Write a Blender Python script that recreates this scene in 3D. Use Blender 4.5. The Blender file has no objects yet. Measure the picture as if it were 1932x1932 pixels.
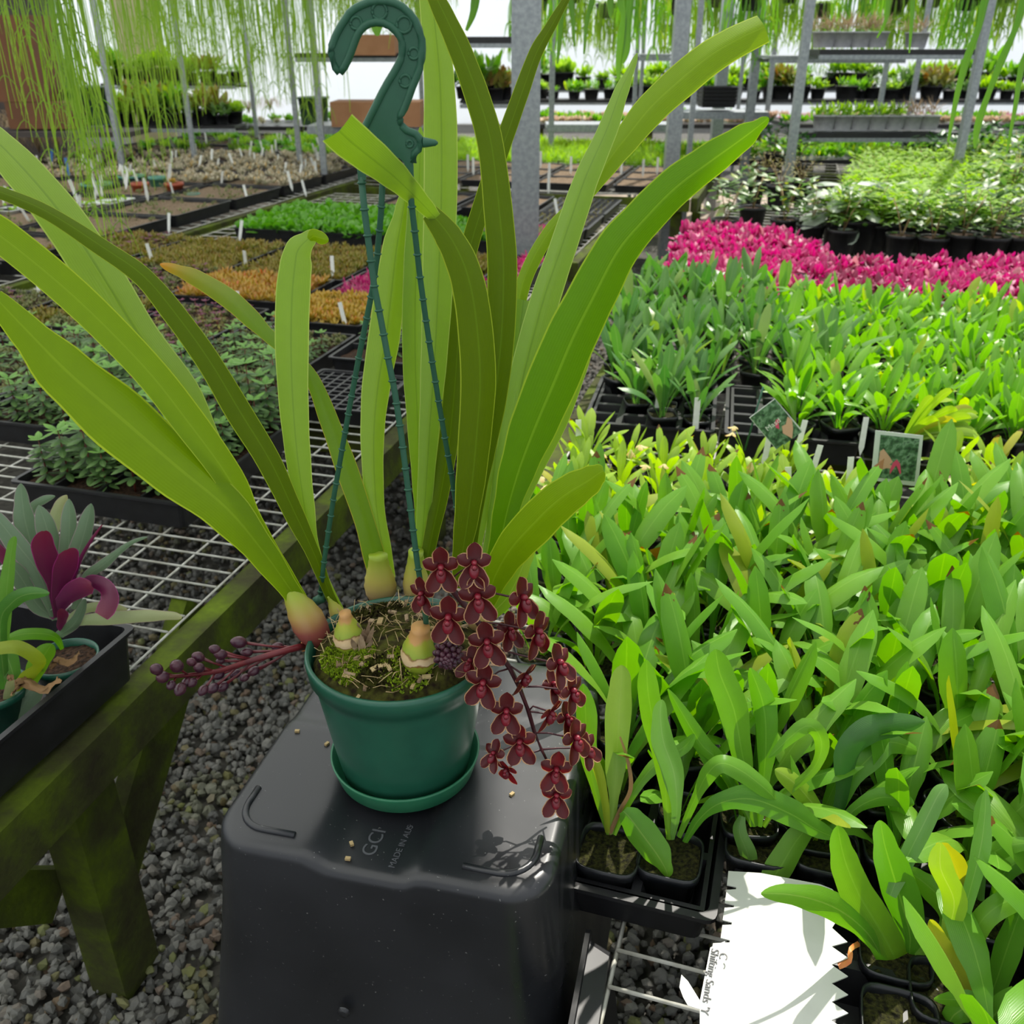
import bpy, math, random
import numpy as np
from mathutils import Vector, Matrix, noise as mnoise

S = bpy.context.scene
COL = S.collection
V = Vector
PI = math.pi
rnd = random.Random(7)

# ------------------------------------------------------------------ camera, sky, sun, exposure
FOC, PITCH, CAMZ = 1740.0, math.radians(26.8), 1.6
_s, _c = math.sin(PITCH), math.cos(PITCH)
cam = bpy.data.cameras.new('camera'); camo = bpy.data.objects.new('camera', cam); COL.objects.link(camo)
cam.sensor_width = 36.0; cam.lens = 36.0 * FOC / 1932.0; cam.dof.use_dof = True; cam.dof.focus_distance = 1.05; cam.dof.aperture_fstop = 10; cam.clip_start = .02; cam.clip_end = 200
camo.location = (0, 0, CAMZ); camo.rotation_euler = (PI / 2 - PITCH, 0, 0)
S.camera = camo
S.view_settings.view_transform = 'Standard'; S.view_settings.look = 'None'
S.view_settings.gamma = 1; S.view_settings.use_curve_mapping = False
S.view_settings.exposure = 0.17
w = bpy.data.worlds.new('world'); S.world = w; w.use_nodes = True
bg = w.node_tree.nodes['Background']; bg.inputs[0].default_value = (.90, .955, 1, 1); bg.inputs[1].default_value = 0.82
sun = bpy.data.lights.new('sun', 'SUN'); sun.energy = 5.0; sun.angle = .012; sun.color = (1, .95, .86)
suno = bpy.data.objects.new('sun', sun); COL.objects.link(suno)
_az, _el = math.radians(27), math.radians(57)
_sd = V((math.sin(_az) * math.cos(_el), math.cos(_az) * math.cos(_el), math.sin(_el)))   # towards the sun
suno.rotation_euler = _sd.to_track_quat('Z', 'Y').to_euler(); suno.location = _sd * 8
S.cycles.max_bounces = 7; S.cycles.diffuse_bounces = 3; S.cycles.glossy_bounces = 2
S.cycles.transmission_bounces = 4; S.cycles.transparent_max_bounces = 8
S.cycles.caustics_reflective = False; S.cycles.caustics_refractive = False
S.cycles.use_adaptive_sampling = True; S.cycles.adaptive_threshold = .03
S.cycles.use_denoising = True

def ray(x, y):
    a = (x - 966) / FOC; b = (y - 966) / FOC
    return V((a, _c - b * _s, -_s - b * _c))
def on(x, y, z):
    r = ray(x, y); t = (z - CAMZ) / r.z
    return V((0, 0, CAMZ)) + r * t
def at(x, y, Y):
    r = ray(x, y); return V((0, 0, CAMZ)) + r * (Y / r.y)
def depth(p): return p.y * _c - (p.z - CAMZ) * _s

# ------------------------------------------------------------------ materials
def srgb(h):
    h = h.lstrip('#'); o = []
    for i in (0, 2, 4):
        c = int(h[i:i + 2], 16) / 255; o.append(c / 12.92 if c <= .04045 else ((c + .055) / 1.055) ** 2.4)
    return (*o, 1)
MATS = {}
class NT:
    def __init__(s, name):
        s.m = bpy.data.materials.new(name); s.m.use_nodes = True; s.t = s.m.node_tree; s.t.nodes.clear()
        s.out = s.t.nodes.new('ShaderNodeOutputMaterial'); MATS[name] = s.m
    def n(s, typ, **k):
        nd = s.t.nodes.new(typ)
        for a, b in k.items():
            if a.startswith('i_'):
                key = a[2:]; key = int(key) if key.isdigit() else key.replace('_', ' ')
                nd.inputs[key].default_value = b
            else: setattr(nd, a, b)
        return nd
    def l(s, a, b): s.t.links.new(a, b)
    def math(s, op, a, b=0.0, clamp=False):
        nd = s.t.nodes.new('ShaderNodeMath'); nd.operation = op; nd.use_clamp = clamp
        for i, x in enumerate((a, b)):
            if hasattr(x, 'is_linked') or hasattr(x, 'links'): s.l(x, nd.inputs[i])
            else: nd.inputs[i].default_value = x
        return nd.outputs[0]
    def mix(s, f, a, b):
        nd = s.t.nodes.new('ShaderNodeMix'); nd.data_type = 'RGBA'
        for i, x in ((0, f), (6, a), (7, b)):
            if hasattr(x, 'links'): s.l(x, nd.inputs[i])
            else: nd.inputs[i].default_value = x
        return nd.outputs[2]
    def ramp(s, f, stops):
        nd = s.t.nodes.new('ShaderNodeValToRGB'); s.l(f, nd.inputs[0]); e = nd.color_ramp.elements
        while len(e) < len(stops): e.new(.5)
        for i, (p, c) in enumerate(stops): e[i].position = p; e[i].color = c
        return nd.outputs[0]
    def noise(s, scale, detail=3, coord='Object', rough=.5):
        tc = s.n('ShaderNodeTexCoord'); nd = s.n('ShaderNodeTexNoise'); nd.inputs['Scale'].default_value = scale
        nd.inputs['Detail'].default_value = detail; nd.inputs['Roughness'].default_value = rough
        s.l(tc.outputs[coord], nd.inputs['Vector']); return nd.outputs[0]
    def bump(s, h, strength=.3, dist=.01):
        nd = s.n('ShaderNodeBump'); nd.inputs['Strength'].default_value = strength; nd.inputs['Distance'].default_value = dist
        s.l(h, nd.inputs['Height']); return nd.outputs[0]

def bsdf(nt, col, rough=.5, spec=.5, metal=0, normal=None, sub=None):
    b = nt.n('ShaderNodeBsdfPrincipled')
    if hasattr(col, 'links'): nt.l(col, b.inputs['Base Color'])
    else: b.inputs['Base Color'].default_value = col
    if hasattr(rough, 'links'): nt.l(rough, b.inputs['Roughness'])
    else: b.inputs['Roughness'].default_value = rough
    b.inputs['Specular IOR Level'].default_value = spec; b.inputs['Metallic'].default_value = metal
    if normal is not None: nt.l(normal, b.inputs['Normal'])
    return b
def plain(name, c1, c2=None, scale=40, rough=.5, spec=.5, bump=0, metal=0, dist=.004, detail=3):
    nt = NT(name); a = srgb(c1)
    if c2 or bump:
        nz = nt.noise(scale, detail)
    col = nt.ramp(nz, [(.35, a), (.65, srgb(c2))]) if c2 else a
    nm = nt.bump(nz, bump, dist) if bump else None
    nt.l(bsdf(nt, col, rough, spec, metal, nm).outputs[0], nt.out.inputs[0]); return nt.m
def leafmat(name, base, tip=None, alt=None, margin=None, mid=None, old=None, brown=None, rough=.38, trans=.35, spec=.5, altw=.6, under=None, tcol=None, lines=True, tpow=1.6, mw=.94):
    """lf attribute: x = -1..1 across, y = 0..1 along, z = random per leaf."""
    nt = NT(name); at_ = nt.n('ShaderNodeAttribute', attribute_name='lf'); sp = nt.n('ShaderNodeSeparateXYZ'); nt.l(at_.outputs['Vector'], sp.inputs[0])
    u, v, r = sp.outputs[0], sp.outputs[1], sp.outputs[2]
    oi = nt.n('ShaderNodeObjectInfo')
    col = srgb(base)
    rr = nt.math('FRACT', nt.math('ADD', r, oi.outputs['Random']))
    if alt: col = nt.mix(nt.math('MULTIPLY', rr, altw * 1.6, True), srgb(base), srgb(alt))
    if tip: col = nt.mix(nt.math('POWER', v, tpow), col, srgb(tip))
    if under:
        g = nt.n('ShaderNodeNewGeometry'); col = nt.mix(g.outputs['Backfacing'], col, srgb(under))
    au = nt.math('ABSOLUTE', u)
    if mid: col = nt.mix(nt.math('MULTIPLY', nt.math('LESS_THAN', au, .05), .5), col, srgb(mid))
    if margin: col = nt.mix(nt.math('MULTIPLY', nt.math('GREATER_THAN', au, mw), .8), col, srgb(margin))
    nz = nt.noise(60, 3)
    if old: col = nt.mix(nt.math('MULTIPLY', nt.math('GREATER_THAN', rr, .92), .7), col, srgb(old))
    if brown:
        k = nt.math('MULTIPLY', nt.math('GREATER_THAN', nt.math('ADD', v, nt.math('MULTIPLY', nz, .25)), 1.04), nt.math('GREATER_THAN', r, .91))
        col = nt.mix(k, col, srgb(brown))
    col = nt.mix(nt.math('MULTIPLY', nz, .25), col, nt.mix(.5, col, (0.02, .04, .01, 1)))
    st = nt.n('ShaderNodeTexWave'); st.wave_type = 'BANDS'; cx = nt.n('ShaderNodeCombineXYZ'); nt.l(u, cx.inputs[0]); nt.l(cx.outputs[0], st.inputs['Vector'])
    st.inputs['Scale'].default_value = 3.2
    nm = nt.bump(st.outputs[1], .12, .001) if lines else None
    b = bsdf(nt, col, rough, spec, normal=nm)
    if trans:
        tr = nt.n('ShaderNodeBsdfTranslucent')
        hs = nt.n('ShaderNodeHueSaturation'); hs.inputs['Saturation'].default_value = 1.15; hs.inputs['Value'].default_value = 1.5
        if hasattr(col, 'links'): nt.l(col, hs.inputs['Color'])
        else: hs.inputs['Color'].default_value = col
        if tcol: nt.l(nt.mix(.5, hs.outputs[0], srgb(tcol)), tr.inputs[0])
        else: nt.l(hs.outputs[0], tr.inputs[0])
        mx = nt.n('ShaderNodeMixShader'); mx.inputs[0].default_value = trans
        nt.l(b.outputs[0], mx.inputs[1]); nt.l(tr.outputs[0], mx.inputs[2]); nt.l(mx.outputs[0], nt.out.inputs[0])
    else: nt.l(b.outputs[0], nt.out.inputs[0])
    return nt.m

cymg = leafmat('cymbidium_leaf_deep_green', '#5c8a04', None, '#649406', margin='#a9c03c', mid='#8cb432', rough=.36, trans=.34, spec=.3)
cym = leafmat('cymbidium_leaf', '#719204', None, '#7e9e08', margin='#b4c63c', mid='#8fae28', rough=.36, trans=.36, spec=.28)
cymd = leafmat('cymbidium_leaf_dark', '#566c02', None, '#5e7604', margin='#a3b437', mid='#6c8a18', rough=.45, trans=.26, spec=.18)
cymp = leafmat('cymbidium_leaf_pale', '#86a83c', None, '#93b044', margin='#b4c666', mid='#6c8c30', rough=.3, trans=.4)
cymo = leafmat('cymbidium_leaf_orange', '#6c900e', '#d88a14', None, margin='#b9a93c', rough=.35, trans=.35, tpow=9)
orch = leafmat('orchid_leaf', '#56902a', '#6aa02e', '#86b038', mid='#8cb84c', old='#a3a838', brown='#6e4a1c', rough=.33, spec=.36, trans=.38, altw=.75)
orchg = leafmat('orchid_leaf_grey_green', '#4c7e38', None, '#74a04a', mid='#88a860', old='#8ea64a', rough=.32, trans=.3)
orchy = leafmat('orchid_leaf_yellow_green', '#85ac30', '#a5c440', '#9ab936', mid='#b9cc66', old='#c9b84a', brown='#6a4a20', rough=.33, trans=.42)
orchb = leafmat('orchid_leaf_bright', '#5a9a2a', '#7ab034', '#8cba3c', mid='#a0c25c', old='#bccc46', rough=.3, trans=.42)
magl = leafmat('magenta_leaf', '#b00a60', '#cc4488', '#880a46', mid='#e0a0b4', rough=.45, trans=.35, old='#d0a0a0')
magd = leafmat('dull_magenta_leaf', '#8e2450', '#a84468', '#6a2a3e', mid='#b87888', rough=.5, trans=.25)
limel = leafmat('lime_leaf', '#8cb828', '#a8cc38', '#74a224', rough=.5, trans=.45, lines=False)
sedy = leafmat('yellow_sedum_leaf', '#b8a440', '#c49a44', '#a09a3c', rough=.5, trans=.2, old='#cc7a40', lines=False)
sedo = leafmat('orange_sedum_leaf', '#b49c40', '#c08c4c', '#a0923a', rough=.5, trans=.2, old='#d05f45', lines=False)
sedb = leafmat('olive_sedum_leaf', '#868a34', '#967c3c', '#667c30', rough=.6, trans=.2, old='#94603c', lines=False)
sedg = leafmat('grey_sedum_leaf', '#76804e', '#8c8c5a', '#5f7248', rough=.6, trans=.2, old='#8a6a50', lines=False)
euph = leafmat('whorled_seedling_leaf', '#4c6e3a', '#6a8c48', '#3e5e34', mid='#86a070', rough=.5, trans=.25)
euphy = leafmat('whorled_seedling_top_leaf', '#689c3c', '#80b04c', '#5a8e34', mid='#9cc078', rough=.45, trans=.3)
viol = leafmat('round_green_leaf', '#5a9a30', '#74ac3c', '#468426', mid='#8cb860', rough=.4, trans=.35, lines=False)
silv = leafmat('silver_leaf', '#a8b4a4', '#b8c2b4', '#8a9c88', rough=.45, trans=.15)
olive = leafmat('shrub_leaf', '#5a8040', '#7c9c50', '#46702e', mid='#90a868', old='#b0b840', rough=.35, trans=.35)
vari = leafmat('variegated_leaf', '#94bc40', '#b0cc60', '#6c9c2e', margin='#c0d480', rough=.6, trans=.4, spec=.25)
succ = leafmat('pale_succulent_leaf', '#b8b098', '#c8b8a0', '#8a9878', rough=.55, trans=.1, old='#d8b060', lines=False)
dkgr = leafmat('dark_green_leaf', '#3a6630', '#4c7c34', '#2c5428', rough=.35, trans=.25)
drap = leafmat('hanging_cactus_stem', '#7ea22e', '#96b83a', '#63902c', rough=.5, trans=.35, lines=False)
flat = leafmat('flat_stem', '#5a8a2a', '#6a9a30', '#4a7a24', mid='#7aa444', rough=.45, trans=.3)
dryg = leafmat('dry_grass_blade', '#a08a6c', '#b49c80', '#7c6c4c', rough=.7, trans=.2, lines=False)
rhoe = leafmat('rhoeo_leaf', '#70876a', None, '#7c9272', margin='#a88a96', mid='#8a9c80', rough=.38, trans=.2, under='#70876a')
palr = leafmat('pale_rhoeo_leaf', '#9aa87a', '#a8a878', margin='#a88a88', rough=.4, trans=.25)
rhop = leafmat('purple_leaf', '#642048', '#7a3044', '#74205a', margin='#a83a80', rough=.4, trans=.25)
deadl = leafmat('dead_leaf', '#8a6a44', '#a07c54', '#6a4c30', rough=.8, trans=.1)
creamf = leafmat('cream_petal', '#e8d89a', '#d8b060', '#efe2b8', rough=.5, trans=.3)
pinkf = leafmat('pink_petal', '#e0288c', '#f07080', '#e040a0', rough=.5, trans=.3)
petal = leafmat('maroon_petal', '#5a0e18', '#54101a', '#460a14', margin='#e0b080', mw=.87, rough=.38, trans=.28, spec=.45, tcol='#a01018')
lipm = leafmat('crimson_lip', '#6a0c20', '#9a1834', '#500818', rough=.3, trans=.15, spec=.6)
spikem = plain('dark_flower_stem', '#3c1822', '#4c2228', 60, .45)
spiker = plain('maroon_bud_stem', '#6a2228', '#521a22', 60, .35)
budm = plain('purple_bud', '#4a2430', '#38182a', 90, .28, .5)
sheath = plain('orange_sheath', '#d0914a', '#b85a30', 40, .5)
bulbg = NT('pink_bulb'); _n = bulbg.n('ShaderNodeTexCoord'); _sx = bulbg.n('ShaderNodeSeparateXYZ'); bulbg.l(_n.outputs['Generated'], _sx.inputs[0])
_cc = bulbg.ramp(_sx.outputs[2], [(0, srgb('#7a3430')), (.3, srgb('#945048')), (.5, srgb('#a88a4c')), (.75, srgb('#9aa834')), (1, srgb('#86a41c'))])
bulbg.l(bsdf(bulbg, _cc, .4).outputs[0], bulbg.out.inputs[0]); bulbg = bulbg.m
bulby = NT('straw_bulb'); _n = bulby.n('ShaderNodeTexCoord'); _sx = bulby.n('ShaderNodeSeparateXYZ'); bulby.l(_n.outputs['Generated'], _sx.inputs[0])
_cc = bulby.ramp(_sx.outputs[2], [(0, srgb('#7a5434')), (.2, srgb('#b89c68')), (.5, srgb('#b4a850')), (1, srgb('#8fa626'))])
bulby.l(bsdf(bulby, _cc, .5).outputs[0], bulby.out.inputs[0]); bulby = bulby.m
bulbc = NT('cut_bulb'); _wv = bulbc.n('ShaderNodeTexCoord'); _sx = bulbc.n('ShaderNodeSeparateXYZ'); bulbc.l(_wv.outputs['Generated'], _sx.inputs[0])
_nz = bulbc.noise(45, 3); _k = bulbc.math('ADD', _sx.outputs[2], bulbc.math('MULTIPLY', bulbc.math('SUBTRACT', _nz, .4), .5))
_cc = bulbc.ramp(_k, [(0, srgb('#6c7c1c')), (.3, srgb('#8a9a2a')), (.33, srgb('#7a4a24')), (.36, srgb('#cdb690')), (.5, srgb('#c4a87c')), (.53, srgb('#7c5a2c')), (.56, srgb('#84982a')), (.78, srgb('#9aa02c')), (.84, srgb('#b98a50'))])
bulbc.l(bsdf(bulbc, _cc, .5).outputs[0], bulbc.out.inputs[0]); bulbc = bulbc.m
husk = plain('dry_husk', '#9a8468', '#6c5640', 60, .8)
strw = plain('straw_fibre', '#b8a274', '#8a744c', 40, .8)
mossm = plain('moss', '#4a4c18', '#20150b', 90, .9, .2, .8, dist=.004)
mossb = plain('bright_moss', '#93a822', '#5f7a16', 260, .9, .2, .8, dist=.003)
soilm = plain('potting_mix', '#4a3526', '#1c130c', 160, .9, .2, 1, dist=.006)
soill = plain('dry_potting_mix', '#8a7660', '#4a3c2c', 130, .9, .2, 1, dist=.006)
mixmoss = plain('mossy_potting_mix', '#3a3a18', '#14120a', 190, .9, .2, 1, dist=.006)
gpot = plain('green_plastic', '#245c48', '#205442', 25, .3, .5)
gpotl = plain('worn_green_plastic', '#2a7350', '#25694a', 30, .38, .5)
hookm = plain('hanger_plastic', '#2a5a44', '#275540', 60, .5, .4)
blackp = plain('black_plastic', '#1b1b1d', '#232326', 30, .42, .45)
blackq = plain('black_pot_plastic', '#17181b', '#202226', 30, .3, .5)
greyp = plain('grey_pot_plastic', '#b4b4b6', '#a4a4a8', 30, .45)
whitep = plain('white_plastic', '#d8dcd8', '#cfd4d0', 20, .5)
terra = plain('terracotta_plastic', '#a04a2c', '#94422a', 30, .5)
tealp = plain('teal_plastic', '#4f8a78', '#477e6e', 30, .5)
labelm = plain('white_label', '#e4e6e2', '#d8dad4', 60, .5)
cardm = plain('grey_white_card', '#bfc1ba', '#babcb5', 30, .55)
inkm = plain('ink', '#3a3a3c')
galv = plain('galvanised_steel', '#a2a7aa', '#8c9296', 45, .42, .5, .05, metal=.55)
wirem = plain('painted_wire', '#c8c8c0', '#a8a69a', 35, .5, .4)
woodm = NT('mossy_timber'); _nz = woodm.noise(7, 5, rough=.62); _n2 = woodm.noise(90, 3)
_cc = woodm.ramp(_nz, [(.32, srgb('#34301f')), (.47, srgb('#434820')), (.6, srgb('#546414')), (.76, srgb('#667c10'))])
_cc = woodm.mix(woodm.math('MULTIPLY', _n2, .45), _cc, srgb('#26281a'))
woodm.l(bsdf(woodm, _cc, .85, .2, normal=woodm.bump(_n2, .5, .003)).outputs[0], woodm.out.inputs[0]); woodm = woodm.m
stonem = NT('crushed_basalt'); _a = stonem.n('ShaderNodeAttribute', attribute_name='lf'); _sx = stonem.n('ShaderNodeSeparateXYZ'); stonem.l(_a.outputs['Vector'], _sx.inputs[0])
_cc = stonem.ramp(_sx.outputs[2], [(0, srgb('#60605c')), (.5, srgb('#7e7d77')), (.8, srgb('#8c8a82')), (.9, srgb('#7c6450')), (.975, srgb('#7f8450'))])
_n2 = stonem.noise(120, 3); _cc = stonem.mix(stonem.math('MULTIPLY', _n2, .5), _cc, srgb('#3a3a36'))
_n3 = stonem.noise(2.2, 4); _cc = stonem.mix(stonem.math('MULTIPLY', stonem.math('GREATER_THAN', _n3, .62), .22), _cc, srgb('#6f7428'))
stonem.l(bsdf(stonem, _cc, .7, .4, normal=stonem.bump(_n2, .3, .002)).outputs[0], stonem.out.inputs[0]); stonem = stonem.m
groundm = NT('gravel_bed'); _tc = groundm.n('ShaderNodeTexCoord'); _vo = groundm.n('ShaderNodeTexVoronoi'); _vo.inputs['Scale'].default_value = 42
groundm.l(_tc.outputs['Object'], _vo.inputs['Vector']); _cc = groundm.ramp(_vo.outputs['Color'], [(.1, srgb('#3a3833')), (.5, srgb('#4c4a44')), (.9, srgb('#625f58'))])
groundm.l(bsdf(groundm, _cc, .8, .3, normal=groundm.bump(_vo.outputs['Distance'], -1, .02)).outputs[0], groundm.out.inputs[0]); groundm = groundm.m
concm = plain('concrete', '#b8a898', '#a89888', 6, .9)
cardb = plain('cardboard', '#a87a56', '#9c6e4c', 8, .85)
cardk = plain('dark_cardboard', '#70492f', '#64422c', 8, .85)
binm = plain('dark_green_bin', '#3c5a3e', '#34503a', 8, .5)
yelm = plain('yellow_panel', '#c4b82a', '#b8ac26', 8, .6)
bluem = plain('blue_plastic', '#3a6aa8', None)
cream = plain('cream_sheet', '#cfc6a4', '#c4ba98', 3, .8)
shedm = plain('shed_dark', '#4c4440', '#3c3634', 3, .8)
# translucent sheets
def sheet(name, col, tr, clear=0.0):
    nt = NT(name); d = nt.n('ShaderNodeBsdfDiffuse'); d.inputs[0].default_value = srgb(col); t = nt.n('ShaderNodeBsdfTranslucent'); t.inputs[0].default_value = srgb(col)
    m = nt.n('ShaderNodeMixShader'); m.inputs[0].default_value = tr; nt.l(d.outputs[0], m.inputs[1]); nt.l(t.outputs[0], m.inputs[2]); o = m.outputs[0]
    if clear:
        c = nt.n('ShaderNodeBsdfTransparent'); m2 = nt.n('ShaderNodeMixShader'); m2.inputs[0].default_value = clear; nt.l(o, m2.inputs[1]); nt.l(c.outputs[0], m2.inputs[2]); o = m2.outputs[0]
    nt.l(o, nt.out.inputs[0]); return nt.m
filmm = sheet('white_greenhouse_film', '#f8fbff', .7)
shadem = sheet('added_roof_film', '#f4f8f8', .72)  # milky film for the added roof that shades the left half
# black tote: scuffs and dust
tt = NT('scuffed_black_plastic'); _nz = tt.noise(5, 4); _n2 = tt.noise(240, 2)
_cc = tt.ramp(_nz, [(.35, srgb('#1c1d20')), (.7, srgb('#27282c'))]); _k = tt.math('MULTIPLY', tt.math('GREATER_THAN', _n2, .73), .45); _cc = tt.mix(_k, _cc, srgb('#8a8a86'))
_ro = tt.ramp(_nz, [(.3, (.24, .24, .24, 1)), (.7, (.42, .42, .42, 1))])
tt.l(bsdf(tt, _cc, _ro, .55, normal=tt.bump(_nz, .06, .004)).outputs[0], tt.out.inputs[0]); totem = tt.m

# ------------------------------------------------------------------ mesh builder
class MB:
    def __init__(s): s.v = []; s.f = []; s.a = []; s.m = []; s.sm = []
    def add(s, vs, fs, at=None, mi=0, sm=True):
        o = len(s.v); s.v += [tuple(p) for p in vs]; s.a += at if at else [(0, 0, .5)] * len(vs)
        s.f += [tuple(i + o for i in f) for f in fs]; s.m += [mi] * len(fs); s.sm += [sm] * len(fs)
    def box(s, c, d, mi=0, rz=0, mat=None, r=.5):
        x, y, z = d[0] / 2, d[1] / 2, d[2] / 2; M = Matrix.Rotation(rz, 3, 'Z') if mat is None else mat
        vs = [M @ V((a, b, e)) + V(c) for a in (-x, x) for b in (-y, y) for e in (-z, z)]
        s.add(vs, [(0, 1, 3, 2), (4, 6, 7, 5), (0, 4, 5, 1), (2, 3, 7, 6), (0, 2, 6, 4), (1, 5, 7, 3)], [(0, 0, r)] * 8, mi, False)
    def beam(s, a, b, w, h, up=V((0, 0, 1)), mi=0):
        a, b = V(a), V(b); t = (b - a).normalized(); sd = t.cross(up).normalized(); n = sd.cross(t)
        vs = [p + sd * (i * w / 2) + n * (j * h / 2) for p in (a, b) for i in (-1, 1) for j in (-1, 1)]
        s.add(vs, [(0, 1, 3, 2), (4, 6, 7, 5), (0, 4, 5, 1), (2, 3, 7, 6), (0, 2, 6, 4), (1, 5, 7, 3)], None, mi, False)
    def tube(s, pts, rad, n=8, mi=0, flat=1.0, cap=True, r=.5, up=V((0, 0, 1))):
        pts = [V(p) for p in pts]; k = len(pts)
        if not hasattr(rad, '__len__'): rad = [rad] * k
        vs = []; at = []
        for i, p in enumerate(pts):
            t = (pts[min(i + 1, k - 1)] - pts[max(i - 1, 0)]).normalized()
            u_ = up if abs(t.dot(up)) < .95 else V((0, 1, 0)) if abs(t.y) < .9 else V((1, 0, 0))
            a = t.cross(u_).normalized(); b = a.cross(t)
            for j in range(n):
                q = 2 * PI * j / n; vs.append(p + (a * math.cos(q) + b * math.sin(q) * flat) * rad[i]); at.append((math.cos(q), i / max(k - 1, 1), r))
        fs = [(i * n + j, i * n + (j + 1) % n, (i + 1) * n + (j + 1) % n, (i + 1) * n + j) for i in range(k - 1) for j in range(n)]
        if cap: fs += [tuple(reversed(range(n))), tuple((k - 1) * n + j for j in range(n))]
        s.add(vs, fs, at, mi)
    def lathe(s, prof, n=32, c=(0, 0, 0), mi=0, sq=1.0, sm=True):
        """prof: (radius, z); sq < 1 squares the circle off towards a rounded square."""
        vs = []; c = V(c)
        for (r, z) in prof:
            for j in range(n):
                q = 2 * PI * j / n; x, y = math.cos(q), math.sin(q)
                if sq < 1: x = math.copysign(abs(x) ** sq, x); y = math.copysign(abs(y) ** sq, y)
                vs.append(c + V((x * r, y * r, z)))
        fs = [(i * n + j, i * n + (j + 1) % n, (i + 1) * n + (j + 1) % n, (i + 1) * n + j) for i in range(len(prof) - 1) for j in range(n)]
        s.add(vs, fs, None, mi, sm)
    def disc(s, r, z, n=16, c=(0, 0, 0), mi=0, sq=1.0, jit=0.0, dome=0.0):
        c = V(c); vs = [c + V((0, 0, z + dome))]; fs = []
        for k, q0 in enumerate((.5, 1)):
            for j in range(n):
                q = 2 * PI * j / n; x, y = math.cos(q), math.sin(q)
                if sq < 1: x = math.copysign(abs(x) ** sq, x); y = math.copysign(abs(y) ** sq, y)
                vs.append(c + V((x * r * q0, y * r * q0, z + dome * (1 - q0) + rnd.uniform(-jit, jit))))
        for j in range(n):
            fs.append((0, 1 + j, 1 + (j + 1) % n)); fs.append((1 + j, 1 + n + j, 1 + n + (j + 1) % n, 1 + (j + 1) % n))
        s.add(vs, fs, None, mi)
    def ball(s, c, r, n=8, m=6, mi=0, axis=None, stretch=1.0, rr=.5, pts=0.0):
        c = V(c); ax = (V(axis) if axis is not None else V((0, 0, 1))).normalized(); q = ax.to_track_quat('Z', 'Y'); vs = []; at = []
        for i in range(m + 1):
            th = PI * i / m; z = -math.cos(th) * stretch; x = math.sin(th)
            if pts and z > 0: x *= 1 - pts * (z / stretch) ** 2 * .5
            for j in range(n):
                p = 2 * PI * j / n; vs.append(c + q @ V((x * math.cos(p) * r, x * math.sin(p) * r, z * r))); at.append((math.cos(p * 3), i / m, rr))
        s.add(vs, [(i * n + j, i * n + (j + 1) % n, (i + 1) * n + (j + 1) % n, (i + 1) * n + j) for i in range(m) for j in range(n)], at, mi)
    def leaf(s, pts, wid, side, nl=None, na=4, fold=.35, mi=0, r=None, twist=None, curl=0.0):
        """pts: centreline; wid: widths at pts; side: vector across the leaf (one, or one per point)."""
        pts = [V(p) for p in pts]; k = len(pts); r = rnd.random() if r is None else r
        nl = nl or (k - 1) * 3
        P, W, T = [], [], []
        sds = side if isinstance(side, list) else [V(side)] * k
        for i in range(nl + 1):
            t = i / nl * (k - 1); j = min(int(t), k - 2); f = t - j
            p0, p1, p2, p3 = pts[max(j - 1, 0)], pts[j], pts[j + 1], pts[min(j + 2, k - 1)]
            P.append(.5 * ((2 * p1) + (p2 - p0) * f + (2 * p0 - 5 * p1 + 4 * p2 - p3) * f * f + (3 * p1 - p0 - 3 * p2 + p3) * f ** 3))
            g = f * f * (3 - 2 * f) if wid[j + 1] > 1e-3 * 0 and j + 2 < k else f if wid[j + 1] else math.sqrt(f) if False else f
            if j + 1 == k - 1 and wid[-1] < wid[-2] * .3: g = f ** 1.7
            W.append(wid[j] * (1 - g) + wid[j + 1] * g); T.append(sds[j] * (1 - f) + sds[j + 1] * f)
        vs = []; at = []
        for i in range(nl + 1):
            t = (P[min(i + 1, nl)] - P[max(i - 1, 0)])
            if t.length < 1e-9: t = V((0, 0, 1))
            t.normalize(); sd = T[i] - t * T[i].dot(t)
            if sd.length < 1e-6: sd = t.orthogonal()
            sd.normalize(); nn = sd.cross(t)
            for j in range(na + 1):
                u = -1 + 2 * j / na; h = abs(u) ** 1.3 * math.sin(fold) - curl * u * u
                vs.append(P[i] + sd * (u * W[i] / 2 * math.cos(fold * .6)) + nn * (h * W[i] / 2)); at.append((u, i / nl, r))
        m = na + 1
        s.add(vs, [(i * m + j, i * m + j + 1, (i + 1) * m + j + 1, (i + 1) * m + j) for i in range(nl) for j in range(na)], at, mi)
    def mesh(s, name, mats):
        me = bpy.data.meshes.new(name); me.from_pydata(s.v, [], s.f)
        for m in (mats if isinstance(mats, (list, tuple)) else [mats]): me.materials.append(m)
        me.polygons.foreach_set('material_index', s.m); me.polygons.foreach_set('use_smooth', s.sm)
        a = me.attributes.new('lf', 'FLOAT_VECTOR', 'POINT'); a.data.foreach_set('vector', [c for t in s.a for c in t])
        me.update(); return me

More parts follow.
